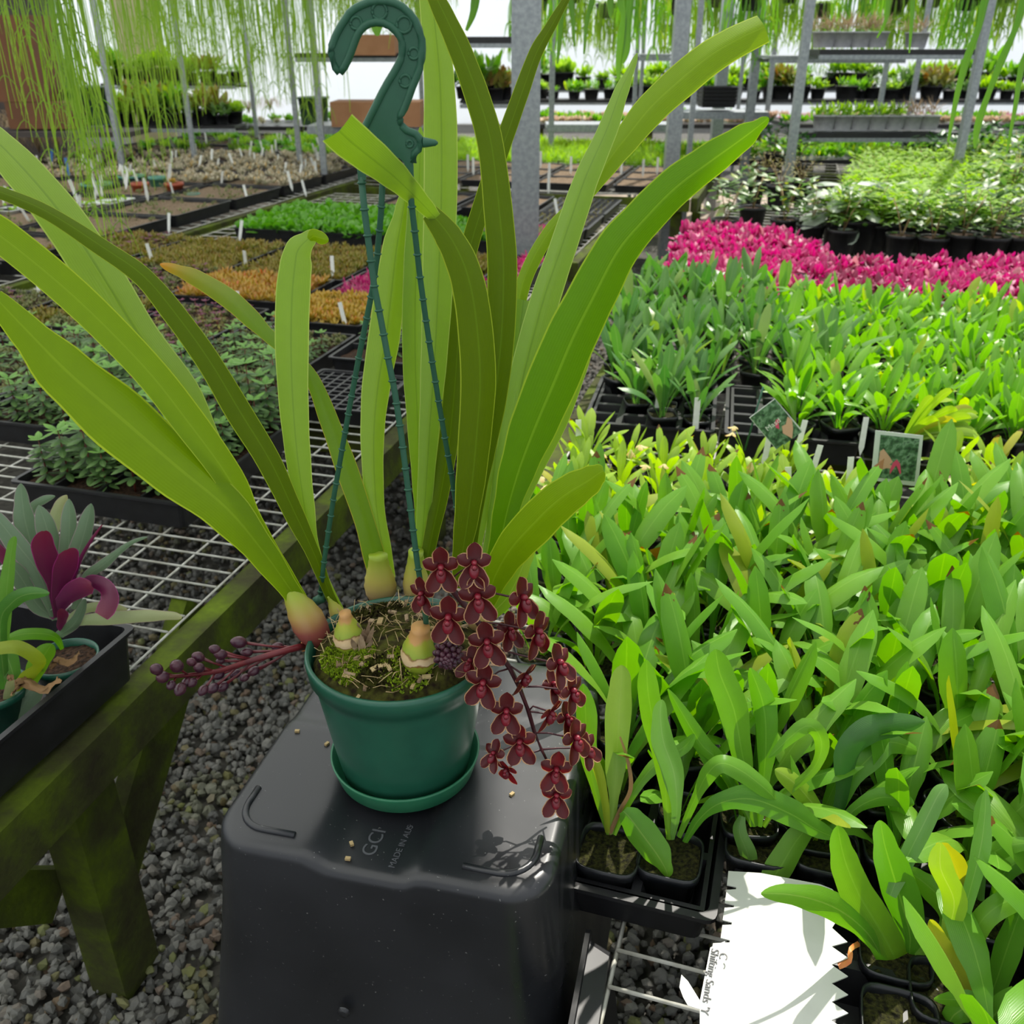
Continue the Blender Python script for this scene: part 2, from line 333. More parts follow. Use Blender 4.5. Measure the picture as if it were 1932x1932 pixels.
def obj(name, mb, mats, parent=None, loc=None, rz=None, label=None):
    me = mb.mesh(name, mats) if isinstance(mb, MB) else mb
    o = bpy.data.objects.new(name, me); COL.objects.link(o)
    if parent is not None:
        o.parent = parent
    if loc is not None: o.location = loc
    if rz is not None: o.rotation_euler = (0, 0, rz)
    if label: o['label'] = label
    return o
def tag(o, label=None, cat=None, group=None, kind=None):
    if label: o['label'] = label
    if cat: o['category'] = cat
    if group: o['group'] = group
    if kind: o['kind'] = kind
    return o
def thing(name, label, cat, loc=(0, 0, 0), rz=0, group=None):
    o = bpy.data.objects.new(name, None); COL.objects.link(o); o.location = loc; o.rotation_euler = (0, 0, rz); o.empty_display_size = .02
    return tag(o, label, cat, group)
ORD = 'first second third fourth fifth sixth seventh eighth ninth tenth eleventh twelfth thirteenth fourteenth fifteenth sixteenth seventeenth eighteenth nineteenth twentieth'.split()
ORD += ['twenty ' + o_ for o_ in ORD[:9]]
KIDS = {}
def dup(root, loc, rz=0, sc=1.0, label=None, group=None, tilt=(0, 0)):
    if root.name not in KIDS: KIDS[root.name] = [c for c in root.children]
    if not root.get('_used'):
        root['_used'] = 1; r = root
    else:
        r = root.copy(); COL.objects.link(r)
        for ch in KIDS[root.name]:
            c = ch.copy(); COL.objects.link(c); c.parent = r
    r.location = loc; r.rotation_euler = (tilt[0], tilt[1], rz); r.scale = (sc, sc, sc)
    if label: r['label'] = label
    if group: r['group'] = group
    return r
def inst(proto_list, *a, **k): return dup(rnd.choice(proto_list), *a, **k)
def struct(name, mb, m, kind='structure'): return tag(obj(name, mb, m), kind=kind)
def text(body, size, M, parent, mat, name='lettering', extrude=.0004, sx=1):
    cu = bpy.data.curves.new(name, 'FONT'); cu.body = body; cu.size = size; cu.extrude = extrude; cu.materials.append(mat)
    o = bpy.data.objects.new(name, cu); COL.objects.link(o); me = bpy.data.meshes.new_from_object(o.evaluated_get(bpy.context.evaluated_depsgraph_get())); bpy.data.objects.remove(o)
    o = bpy.data.objects.new(name, me); COL.objects.link(o)
    if parent is not None: o.parent = parent; o.matrix_local = M
    return o
def frame(o, az):
    u = V((math.sin(az), math.cos(az), 0)); v = V((-math.cos(az), math.sin(az), 0)); o = V(o)
    return lambda a, b, z=0.0: o + u * a + v * b + V((0, 0, z))
MESHZ = .62

# ------------------------------------------------------------------ structure: floor, gravel, walls, added shade roof, posts
mb = MB(); mb.add([(-16, -3, -.02), (20, -3, -.02), (20, 26, -.02), (-16, 26, -.02)], [(0, 1, 2, 3)]); struct('floor', mb, groundm)
mb = MB(); mb.box((.6, 10.3, -.01), (9, 2.6, .03)); struct('path', mb, concm)
def gravel():
    rg = np.random.default_rng(3); ph = (1 + 5 ** .5) / 2
    iv = np.array([(-1, ph, 0), (1, ph, 0), (-1, -ph, 0), (1, -ph, 0), (0, -1, ph), (0, 1, ph), (0, -1, -ph), (0, 1, -ph), (ph, 0, -1), (ph, 0, 1), (-ph, 0, -1), (-ph, 0, 1)]) / 1.9
    ifc = np.array([(0, 11, 5), (0, 5, 1), (0, 1, 7), (0, 7, 10), (0, 10, 11), (1, 5, 9), (5, 11, 4), (11, 10, 2), (10, 7, 6), (7, 1, 8), (3, 9, 4), (3, 4, 2), (3, 2, 6), (3, 6, 8), (3, 8, 9), (4, 9, 5), (2, 4, 11), (6, 2, 10), (8, 6, 7), (9, 8, 1)])
    spots = []
    for (x0, x1, y0, y1, d) in ((-1.75, .6, .3, 2.7, 4300), (-1.6, 1.0, 2.7, 4.6, 1900), (.1, 1.6, 4.6, 7.5, 900)):
        n = int((x1 - x0) * (y1 - y0) * d); spots.append(np.stack([rg.uniform(x0, x1, n), rg.uniform(y0, y1, n)], 1))
    sp = np.concatenate(spots); n = len(sp); sz = rg.uniform(.007, .0155, n)
    z = rg.uniform(-.012, .014, n); Vt = iv[None] * (1 + rg.uniform(-.28, .28, (n, 12, 1))) * (sz[:, None, None] * rg.uniform(.6, 1.15, (n, 1, 3)))
    an = rg.uniform(0, 6.28, (n, 2)); ca, sa = np.cos(an[:, 0]), np.sin(an[:, 0]); cb, sb = np.cos(an[:, 1]), np.sin(an[:, 1])
    X = Vt[..., 0] * ca[:, None] - Vt[..., 1] * sa[:, None]; Y = Vt[..., 0] * sa[:, None] + Vt[..., 1] * ca[:, None]; Z = Vt[..., 2]
    Y2 = Y * cb[:, None] - Z * sb[:, None]; Z2 = Y * sb[:, None] + Z * cb[:, None]
    P = np.stack([X + sp[:, :1], Y2 + sp[:, 1:], Z2 + z[:, None]], -1).reshape(-1, 3); F = (ifc[None] + np.arange(n)[:, None, None] * 12).reshape(-1, 3)
    me = bpy.data.meshes.new('gravel'); me.vertices.add(len(P)); me.vertices.foreach_set('co', P.ravel()); me.loops.add(F.size); me.loops.foreach_set('vertex_index', F.ravel().astype(np.int32))
    me.polygons.add(len(F)); me.polygons.foreach_set('loop_start', np.arange(0, F.size, 3, dtype=np.int32)); me.polygons.foreach_set('loop_total', np.full(len(F), 3, np.int32))
    me.materials.append(stonem); me.update(calc_edges=True); me.shade_flat(); a = me.attributes.new('lf', 'FLOAT_VECTOR', 'POINT')
    A = np.zeros((len(P), 3)); A[:, 2] = np.repeat(rg.random(n), 12); a.data.foreach_set('vector', A.ravel())
    o = bpy.data.objects.new('gravel', me); COL.objects.link(o); tag(o, 'dark grey crushed stone gravel covering the aisle floor', 'gravel', kind='stuff')
gravel()
mb = MB(); mb.box((2, 23, 2.0), (34, .03, 4)); struct('wall_back', mb, filmm)
mb = MB(); mb.box((17.5, 10, 2.0), (.03, 26, 4)); struct('wall_right', mb, filmm)
mb = MB(); mb.box((-10.5, 10, 2.0), (.03, 26, 4)); struct('wall_left', mb, filmm)
# unseen half roof, added and cut to keep the sun off the left side
mb = MB(); e0 = on(700, 1500, .8)
mb.add([(-10.5, -2, 3.6), (.74, -2, 3.6), (.80, 2.4, 3.6), (.9, 6.2, 3.6), (-.6, 23, 3.6), (-10.5, 23, 3.6)], [(0, 1, 2, 3, 4, 5)]); struct('added_shade_roof', mb, shadem)

def post(px, py0, py1, wpx, Y, label, name='steel_post', box=False):
    b = at(px[1], py1, Y); d = depth(b); wd = wpx * d / FOC; x = b.x
    mb = MB()
    if box:
        h = wd / 2; lip = wd * .12
        pr = [(-h, h), (-h, -h), (h, -h), (h, h), (lip, h), (lip, h * .8), (h * .85, h * .8), (h * .85, -h * .85), (-h * .85, -h * .85), (-h * .85, h * .8), (-lip, h * .8), (-lip, h)]
        n = len(pr); vs = [(x + a, Y + c, z) for z in (0, 3.55) for a, c in pr]
        mb.add(vs, [(i, (i + 1) % n, n + (i + 1) % n, n + i) for i in range(n)], sm=False)
    else: mb.box((x, Y, 1.75), (wd, wd, 3.5))
    o = obj(name, mb, galv); tag(o, label, 'post'); return o
post((990, 990), 0, 480, 50, 4.78, 'thick galvanised roof post standing behind the hanging pot', box=True)
PO = [((1290, 1268), 290, 26, 7.6, 'wide steel post right of the galvanised roof post'), ((1525, 1495), 270, 15, 7.2, 'slim leaning-looking post before the long black shelf'),
      ((1435, 1413), 230, 15, 9.0, 'steel post behind the blunt leaf tip at upper right'), ((1375, 1352), 245, 20, 10.5, 'steel post behind the stack of black trays'),
      ((1045, 1040), 240, 10, 10.0, 'thin steel post just right of the thick galvanised post'), ((1202, 1195), 230, 7, 10.0, 'thin steel post behind the narrow pointed leaf'),
      ((1213, 1206), 230, 6, 11.0, 'thinnest steel post behind the narrow pointed leaf'), ((1315, 1300), 290, 9, 8.6, 'slim post close beside the wide steel post'),
      ((1732, 1718), 205, 8, 9.0, 'slim post at the middle of the long black shelf'), ((1680, 1660), 200, 8, 10.5, 'slim post behind the grey pots on the shelf'),
      ((1850, 1815), 268, 14, 6.8, 'steel post at right end of the long black shelf'), ((1400, 1392), 210, 6, 14, 'distant thin post under the hanging baskets'),
      ((1458, 1450), 190, 8, 14, 'distant post beside the long black shelf'), ((562, 556), 200, 9, 8.2, 'steel post left of the hanging hook'), ((610, 604), 230, 11, 7.6, 'steel post just left of the green hook'),
      ((370, 360), 250, 8, 8.6, 'steel post in the middle of the hanging strands'), ((205, 215), 225, 10, 8.0, 'steel post beside the cardboard boxes'), ((798, 798), 240, 8, 9.5, 'steel post hidden behind the tall pale leaf'),
      ((470, 476), 180, 7, 11, 'slim post behind the far left shelf')]
for (px, y1, wp, Y, lb) in PO: post(px, 0, y1, wp, Y, lb)

# ------------------------------------------------------------------ benches
def bench(F, u0, u1, v0, v1, label, legs, z=MESHZ, lrail=True, du=.055, dv=.12, wire=.0031, front=True, braces=()):
    """timber rails round a wire mesh, u along, v to the left"""
    o = thing('timber_bench', label, 'bench', F(u0, v0)); inv = o.location.copy()
    Fl = lambda a, b, zz=0: F(a, b, zz) - inv
    mb = MB(); n = int((v1 - v0) / dv)
    for i in range(n + 1):
        b = v0 + (v1 - v0) * i / n; mb.tube([Fl(u0, b, z), Fl(u1, b, z)], wire, 4)
    n = int((u1 - u0) / du)
    for i in range(n + 1):
        a = u0 + (u1 - u0) * i / n; mb.tube([Fl(a, v0, z + .004), Fl(a, v1, z + .004)], wire, 4)
    obj('wire_mesh', mb, wirem, o)
    th, hh = .05, .1; zt = z - .006
    for (b, s_) in ((v0, 1), (v1, -1))[:2 if lrail else 1]:
        mb = MB(); mb.beam(Fl(u0, b + s_ * (-.03), zt - hh / 2), Fl(u1, b + s_ * (-.03), zt - hh / 2), th, hh); obj('rail', mb, woodm, o)
    for a in (u0, u1, (u0 + u1) / 2)[:3 if lrail else 2]:
        mb = MB(); mb.beam(Fl(a, v0, zt - hh / 2 - .004), Fl(a, v1, zt - hh / 2 - .004), .045, hh * .85); obj('cross_rail', mb, woodm, o)
    for (a, b) in legs:
        mb = MB(); M = Matrix.Rotation(-math.atan2(*(F(1, 0) - F(0, 0)).xy), 3, 'Z'); p = Fl(a, b); mb.box((p.x, p.y, (zt - .02) / 2), (.075, .1, zt - .02), mat=M); obj('leg', mb, woodm, o)
    for (a, b, c, zz, w_) in braces:
        mb = MB(); mb.beam(Fl(a, b, zz), Fl(c, b, zt - .03), .035, w_, up=V((0, 0, 1))); obj('brace', mb, woodm, o)
    return o
AZL = math.radians(15.5); BL = frame((-.727, 1.822, 0), AZL)
lb = V((-.742, 1.185, 0)); d0 = lb - V((-.727, 1.822, 0)); lu = d0.x * math.sin(AZL) + d0.y * math.cos(AZL); lv = -d0.x * math.cos(AZL) + d0.y * math.sin(AZL)
bench(BL, -1.35, 2.87, -.185, 2.0, 'mossy timber bench with wire mesh top, left of the black tote', [(lu, lv - .0), (1.2, -.12), (2.8, -.12), (lu, 1.2), (1.2, 1.2), (2.8, 1.9)],
      braces=[(lu + .04, lv + .02, lu + .42, .2, .11), (lu - .05, lv + .06, lu - .36, .26, .09), (1.25, -.1, 1.6, .25, .09)])
bench(BL, 3.12, 5.0, -.185, 2.0, 'far section of the left mesh bench behind the galvanised post', [(3.2, -.1), (4.9, -.1), (4.9, 1.9), (3.2, 1.9)], du=.11)
BF = frame((.98, 7.0, 0), math.radians(15.5))
bench(BF, .1, 4.6, -.3, 3.3, 'far bench carrying the lime green grass trays', [(.2, -.2), (2, -.2), (.2, 1.2), (4.5, -.2)], du=.2, dv=.3, wire=.003)
AZ2 = AZL; _b2 = BL(2.6, 2.14); B2 = frame((_b2.x, _b2.y, 0), AZ2)
bench(B2, -1.6, 6.4, 0, 3.2, 'left hand far bench crowded with trays and white labels', [(-1, .1), (1.2, .1), (3.4, .1), (6.2, .1)], du=.11, dv=.2, z=.64)
AZR = math.radians(15.5); BR = frame((.186, 2.299, 0), AZR)
BRf = frame((.085, .62, 0), math.radians(17))
bench(BRf, -.62, .50, -1.1, .0, 'front section of the right mesh bench beside the tote', [(.45, -1), (-.3, -1)], lrail=False, braces=(), du=.05, dv=.115)
bench(BR, -1.08, 1.6, -1.75, .03, 'middle section of the right bench under the potted orchids', [(-.6, -.05), (1.3, -.05), (1.3, -1.65), (-.9, -1.65)], du=.11)
bench(BR, 1.66, 4.6, -2.6, -.1, 'back section of the right bench under the magenta plants', [(1.8, -.2), (4.4, -.2), (4.4, -2.5)], du=.11)
bench(BR, 4.8, 8.6, -4.6, -.6, 'far right bench under leafy shrubs and variegated plants', [(5, -.7), (8.4, -.7)], du=.22, dv=.3, wire=.003)
mb = MB()

# ------------------------------------------------------------------ trays, pots, labels
def tray_mb(w_, l_, h, lip=.008, taper=.008):
    mb = MB(); x, y = w_ / 2, l_ / 2; t = .002
    def ring(a, b, z, rc=.012, n=3):
        out = []
        for (sx, sy, q0) in ((1, 1, 0), (-1, 1, PI / 2), (-1, -1, PI), (1, -1, 3 * PI / 2)):
            for k in range(n + 1):
                q = q0 + PI / 2 * k / n; out.append((sx * (a - rc) + rc * math.cos(q), sy * (b - rc) + rc * math.sin(q), z))
        return out
    rings = [ring(x - taper - lip, y - taper - lip, 0), ring(x - lip, y - lip, h - .006), ring(x, y, h - .006), ring(x, y, h), ring(x - lip - t, y - lip - t, h), ring(x - taper - lip - t, y - taper - lip - t, .003)]
    n = len(rings[0]); vs = [p for r_ in rings for p in r_]
    fs = [(i * n + j, i * n + (j + 1) % n, (i + 1) * n + (j + 1) % n, (i + 1) * n + j) for i in range(5) for j in range(n)]
    fs += [tuple(reversed(range(n))), tuple(5 * n + j for j in range(n))]
    mb.add(vs, fs, sm=False); return mb
def cells_mb(w_, l_, h, nx, ny, lip=.012, dpt=.05, hole=.8):
    """plug tray: square wells sunk in a plate"""
    mb = tray_mb(w_, l_, h); cx, cy = (w_ - .03) / nx, (l_ - .03) / ny; z = h - .003
    for i in range(nx):
        for j in range(ny):
            x0 = -w_ / 2 + .015 + cx * (i + .5); y0 = -l_ / 2 + .015 + cy * (j + .5)
            o = [(x0 + a * cx / 2, y0 + b * cy / 2, z) for a, b in ((-1, -1), (1, -1), (1, 1), (-1, 1))]
            m_ = [(x0 + a * cx / 2 * hole, y0 + b * cy / 2 * hole, z) for a, b in ((-1, -1), (1, -1), (1, 1), (-1, 1))]
            b_ = [(x0 + a * cx / 2 * hole * .7, y0 + b * cy / 2 * hole * .7, z - dpt) for a, b in ((-1, -1), (1, -1), (1, 1), (-1, 1))]
            mb.add(o + m_ + b_, [(0, 1, 5, 4), (1, 2, 6, 5), (2, 3, 7, 6), (3, 0, 4, 7), (4, 5, 9, 8), (5, 6, 10, 9), (6, 7, 11, 10), (7, 4, 8, 11), (8, 9, 10, 11)], sm=False)
    return mb
def soil_mb(w_, l_, z, nx=10, ny=10, amp=.004):
    mb = MB(); vs = [(-w_ / 2 + w_ * i / nx, -l_ / 2 + l_ * j / ny, z + rnd.uniform(-amp, amp)) for i in range(nx + 1) for j in range(ny + 1)]
    mb.add(vs, [(i * (ny + 1) + j, (i + 1) * (ny + 1) + j, (i + 1) * (ny + 1) + j + 1, i * (ny + 1) + j + 1) for i in range(nx) for j in range(ny)]); return mb
TM = {}
def tray(F, az, u, v, w_, l_, label, h=.065, soil=None, soilz=None, cells=None, z=MESHZ, group=None, dv=None):
    """centre at u, v in the frame"""
    key = (round(w_, 3), round(l_, 3), h, cells)
    if key not in TM: TM[key] = (cells_mb(w_, l_, h, *cells) if cells else tray_mb(w_, l_, h)).mesh('tray_body', blackp)
    o = thing('seedling_tray', label, 'tray', F(u, v, z + .008), -az, group)
    obj('tray_body', TM[key], None, o)
    if soil: obj('potting_mix', soil_mb(w_ - .035, l_ - .035, soilz if soilz else h - .018), soil, o)
    if dv:
        mb = MB()
        for i in range(1, dv[0]): mb.box((-w_ / 2 + w_ * i / dv[0], 0, h / 2 + .002), (.006, l_ - .03, h - .006))
        for j in range(1, dv[1]): mb.box((0, -l_ / 2 + l_ * j / dv[1], h / 2 + .002), (w_ - .03, .006, h - .006))
        obj('divider', mb, blackp, o)
    return o
LABM = MB(); LABM.box((0, 0, .045), (.016, .0012, .09)); LABM.add([(-.008, 0, 0), (.008, 0, 0), (0, 0, -.025)], [(0, 1, 2)], sm=False)
LABM = LABM.mesh('plant_label', labelm); _nl = [0]
def plabel(p, label, group=None, rz=None, tilt=None, sc=1.0, mat=None):
    o = obj('plant_label', LABM if mat is None else LABM.copy(), None); o.location = p
    if mat is not None: o.data.materials[0] = mat
    o.rotation_euler = (rnd.uniform(-.25, .25) if tilt is None else tilt[0], rnd.uniform(-.3, .3) if tilt is None else tilt[1], rnd.uniform(-.4, .4) if rz is None else rz); o.scale = (sc,) * 3
    return tag(o, label, 'plant label', group)

# ------------------------------------------------------------------ plant prototypes
def strap_foliage(n, L, W, spread=.5, upright=.6, mi=0, pet=.3, seedless=0):
    mb = MB()
    for k in range(n):
        a = 2 * PI * k / n + rnd.uniform(-.5, .5); l = L * rnd.uniform(.65, 1.1); w_ = W * rnd.uniform(.75, 1.15)
        lean = spread * rnd.uniform(.25, 1.1); d = V((math.cos(a), math.sin(a), 0)); up = V((0, 0, 1)); sd = V((-math.sin(a), math.cos(a), 0))
        sd = (sd + d * rnd.uniform(-.3, .3) + up * rnd.uniform(-.25, .25)).normalized()
        pts = []; p = d * .006 + V((rnd.uniform(-.008, .008), rnd.uniform(-.008, .008), 0)); th = lean * .35; N = 6
        bend = rnd.uniform(.5, 1.3) * lean
        for i in range(N):
            pts.append(p.copy()); th += bend / N * (1 + i * .25); p = p + (up * math.cos(th) + d * math.sin(th)) * l / (N - 1)
        mb.leaf(pts, [w_ * .22, w_ * .22, w_ * .62, w_, w_ * .92, w_ * .05], sd, nl=11, na=2, fold=rnd.uniform(.2, .6), r=rnd.random(), mi=mi)
    return mb
def sqpot_mesh(r, h):
    mb = MB(); mb.lathe([(r * .72, 0), (r * .74, .002), (r * .95, h - .012), (r * 1.0, h - .012), (r * 1.0, h), (r * .94, h), (r * .92, h - .01), (r * .7, .004)], 24, sq=.45); return mb
POTM = sqpot_mesh(.040, .075).mesh('pot', blackq)
mb = MB(); mb.disc(.0365, .064, 16, sq=.45, jit=.003); SOILM = mb.mesh('potting_mix', mixmoss)
def potted(name, fol, mats, label, cat, group, potm=POTM, soil=SOILM, z0=.062, nf='foliage', extra=None):
    o = thing(name, label, cat, (0, 0, 0), 0, group)
    obj('pot', potm, None, o); obj('potting_mix', soil, None, o); f = obj(nf, fol, mats, o, loc=(0, 0, z0))
    if extra: obj(extra[0], extra[1], extra[2], o, loc=(0, 0, z0))
    return o
def lotsof(fn, n): return [fn() for _ in range(n)]

def rows(objs, fmt, key='aisle'):
    """objs: {row: [objects]}; label each by its row and its place along it"""
    for ri, r_ in enumerate(sorted(objs)):
        for k, o_ in enumerate(sorted(objs[r_], key=lambda q: q.location.x)): o_['label'] = fmt % (ORD[min(ri, 28)], ORD[min(k, 28)])
ROWS = {}
def reg(zone, row, o_): ROWS.setdefault(zone, {}).setdefault(row, []).append(o_); return o_
GA = 'broad leaved potted orchids packed at the front of the right bench'
LA = 'potted orchid with strappy mid green leaves packed among others on the near right bench'
orcA = lotsof(lambda: potted('potted_orchid', strap_foliage(rnd.randint(5, 8), .245, .041, 1.05, mi=0), orch, LA, 'potted orchid', GA), 8)
def flowers_small(n, h):
    mb = MB()
    for k in range(n):
        a = rnd.uniform(0, 6.28); d = V((math.cos(a), math.sin(a), 0)); p = d * .05 + V((0, 0, h))
        mb.tube([d * .005, d * .02 + V((0, 0, h * .6)), p], .001, 5, 0)
        for q in range(3):
            b = 2 * PI * q / 3 + a; e = V((math.cos(b), math.sin(b), -.6)).normalized()
            mb.leaf([p, p + e * .009, p + e * .018 + d * .004], [.004, .013, .003], V((-math.sin(b), math.cos(b), 0)), nl=5, na=2, fold=.6, mi=1)
    return mb
GB = 'small yellow green potted orchids behind the broad leaved ones'
LB = 'small potted orchid with yellow green leaves in the pale band on the right bench'
orcB = lotsof(lambda: potted('potted_orchid', strap_foliage(rnd.randint(8, 11), .13, .026, 1.2), orchy, LB, 'potted orchid', GB), 6)
LBF = 'small potted orchid with cream flowers on thin stalks in the pale yellow green band'
orcBf = lotsof(lambda: potted('potted_orchid', strap_foliage(rnd.randint(7, 9), .12, .022, 1.15), orchy, LBF, 'potted orchid', 'small potted orchids carrying cream flowers',
                              extra=('flower', flowers_small(2, rnd.uniform(.11, .14)), [orchy, creamf])), 3)
GC = 'grey green potted orchids around the black cell tray'
LC = 'grey green potted orchid with upright leaves standing by the black cell tray'
orcC = lotsof(lambda: potted('potted_orchid', strap_foliage(rnd.randint(6, 9), .2, .033, .85), orchg, LC, 'potted orchid', GC), 5)
GD = 'bright green potted orchids in front of the magenta plants'
LD = 'bright green potted orchid in the crowd between the magenta plants and the picture tags'
orcD = lotsof(lambda: potted('potted_orchid', strap_foliage(rnd.randint(8, 12), .16, .030, 1.15), orchb, LD, 'potted orchid', GD), 7)

# right bench: fill by rows
def proj(p):
    d = depth(p); return 966 + FOC * p.x / d, 966 - FOC * (p.y * _s + (p.z - CAMZ) * _c) / d
PZ = MESHZ + .022
card_c = on(1480, 1800, .70)
R17 = math.radians(17); FR = frame(on(1265, 1612, .70) * 1.0, R17); FR0 = on(1265, 1612, .70); FR = frame((FR0.x, FR0.y, 0), R17)
nA = 0
for i in range(-3, 13):
    for j in range(-15, 5):
        p = FR(i * .0885, -j * .0885 * -1)
        p = FR(i * .0885, j * .0885)
        x, y = proj(p + V((0, 0, .70)))
        if x > 2450 or p.y < .55: continue
        lim = .09 if p.y < 1.2 else .03 + (p.y - 1.6) * .2
        if p.x < lim + .03: continue
        if i <= 0 and j >= 0: continue                                # hero pots in the front row, mesh in front
        if (y > 1590 and x < 1640) or (y > 1690 and x < 1880): continue                            # the card lies here
        if i == 0 and j >= -4: continue
        if p.y > 1.62: continue
        edge = i <= 1 and j >= -3
        reg('A', i, inst(orcA, (p.x, p.y, PZ), rnd.uniform(0, 6.28), rnd.uniform(.85, 1.1) * (.85 if edge else 1), tilt=(rnd.uniform(-.05, .05), rnd.uniform(-.05, .05)))); nA += 1
FR2 = frame((.20, 1.72, 0), math.radians(13))
for i in range(0, 6):
    for j in range(-13, 2):
        p = FR2(i * .095, j * .095); x, y = proj(p + V((0, 0, .70)))
        if x > 2250: continue
        if i >= 3 and 1480 < x < 1700 and rnd.random() < .6: continue
        if p.x < .1: continue
        if j > -4 and i >= 5: continue
        if 1600 < x < 1760 and i >= 2: continue
        fl_ = rnd.random() < .22 and x < 1560
        reg('Bf' if fl_ else 'B', i, inst(orcBf if fl_ else orcB, (p.x, p.y, PZ - .02), rnd.uniform(0, 6.28), rnd.uniform(.8, 1.05)))
FR3 = frame((.186 + .05, 2.36, 0), math.radians(12.5))
AZ3 = math.radians(12.5)
# black cell tray at the aisle edge, with a few pots standing in it
c3 = V(((on(1098, 801, .69) + on(1370, 833, .69)) / 2)); cF = frame((on(1098, 801, .69).x, on(1098, 801, .69).y, 0), AZ3)
tray(cF, AZ3, .20, -.175, .35, .40, 'black plastic cell tray at the aisle edge of the right bench, half empty', h=.07, cells=(4, 5), z=MESHZ)
tray(cF, AZ3, .20, -.55, .35, .40, 'black cell tray beneath the orchids left of the square picture tag', h=.07, cells=(4, 5), z=MESHZ)
for k, (a, b) in enumerate([(.05, -.13), (.05, -.21), (.16, -.13), (.16, -.3), (.24, -.14), (.24, -.22), (.24, -.3), (.33, -.06), (.33, -.14), (.33, -.22), (.33, -.3), (.06, -.3), (.15, -.21)]):
    if k in (0,): continue
    p = cF(a, b); reg('T', round(a, 1), inst(orcC, (p.x, p.y, MESHZ + .03), rnd.uniform(0, 6.28), rnd.uniform(.75, 1.0)))
plabel(cF(.02, -.3, .69), 'upright white label at front of the half empty black cell tray', tilt=(-.1, 0), rz=0)
plabel(cF(.1, -.19, .69), 'white label among grey green orchids in the cell tray', tilt=(-.1, .1), rz=0)
for i in range(0, 13):
    for j in range(-13, 1):
        p = FR3(.03 + i * .105, j * .105); x, y = proj(p + V((0, 0, .72)))
        if x > 2250: continue
        if j > -5 and i < 4: continue
        if y < 545: continue
        cc = orcC if (j > -5 or (j > -7 and i < 6 and rnd.random() < .4)) else orcD
        reg('C' if cc is orcC else 'D', i, inst(cc, (p.x, p.y, PZ), rnd.uniform(0, 6.28), rnd.uniform(.85, 1.1)))
# fan of glowing yellow green leaves right of centre
def fan(pxs, Y0, label):
    b = at(pxs[0][0], pxs[0][1], Y0)
# ------------------------------------------------------------------ magenta plants in grey pots
def tuft(n, L, W, mi=0, spread=1.1, na=2, nl=5):
    mb = MB()
    for k in range(n):
        a = rnd.uniform(0, 6.28); e = rnd.uniform(.15, 1) * spread; l = L * rnd.uniform(.6, 1.1); d = V((math.cos(a) * math.sin(e), math.sin(a) * math.sin(e), math.cos(e)))
        sd = V((-math.sin(a), math.cos(a), 0)); b = V((rnd.uniform(-1, 1) * L * .55, rnd.uniform(-1, 1) * L * .55, rnd.uniform(0, L * .35)))
        mb.leaf([b, b + d * l * .5, b + d * l + V((0, 0, -l * .15))], [W * .4, W, W * .05], sd, nl=nl, na=na, fold=.4, mi=mi)
    return mb
mb = MB(); mb.lathe([(.042, 0), (.056, .085), (.062, .085), (.062, .1), (.056, .1), (.054, .085)], 20); GPOT = mb.mesh('pot', greyp)
mb = MB(); mb.disc(.054, .09, 14, jit=.003); GSOIL = mb.mesh('potting_mix', soilm)
LM = 'potted plant with crowded pointed magenta leaves in the pink block on the right bench'
mag = lotsof(lambda: potted('magenta_plant', tuft(52, .07, .03, spread=1.5), magl, LM, 'magenta plant', 'magenta leaved pot plants', GPOT, GSOIL, .085), 6)
mag2 = lotsof(lambda: potted('magenta_plant', tuft(52, .07, .03, spread=1.5), magd, 'duller dusky pink potted plant within the magenta block', 'magenta plant', 'dusky pink pot plants', GPOT, GSOIL, .085), 2)
FM = frame((.68, 3.72, 0), math.radians(14)); cnt = 0
for i in range(0, 17):
    for j in range(-18, 1):
        p = FM(i * .112 + rnd.uniform(-.02, .02), (j + (i % 2) * .5) * .118 + rnd.uniform(-.02, .02)); x, y = proj(p + V((0, 0, .8)))
        if x > 2150 or x < 1270: continue
        top = 400 if x < 1450 else 400 + min(1, (x - 1450) / 150) * 58
        bot = 560 if x < 1420 else 530
        if y < top + 8 or y > bot: continue
        dl = 1560 < x < 1660 and y > 470 and rnd.random() < .6
        reg('N' if dl else 'M', i, inst(mag2 if dl else mag, (p.x, p.y, MESHZ + .006), rnd.uniform(0, 6.28), rnd.uniform(.9, 1.08)))
for z_, f_ in (('A', 'broad leaved potted orchid, %s row from the front, %s from the aisle'), ('B', 'small yellow green potted orchid, %s row of the pale band, %s from the aisle'), ('Bf', 'small potted orchid with cream flowers, %s row of the pale band, %s from the aisle'),
               ('C', 'grey green potted orchid behind the cell tray, %s row back, %s from the aisle'), ('D', 'bright green potted orchid, %s row of the bright crowd, %s from the aisle'), ('T', 'grey green potted orchid standing in the cell tray, %s row, %s from left'),
               ('M', 'magenta leaved pot plant, %s row of the pink block, %s from left'), ('N', 'dusky pink pot plant in the pink block, %s dusky row, %s from left')): rows(ROWS[z_], f_)
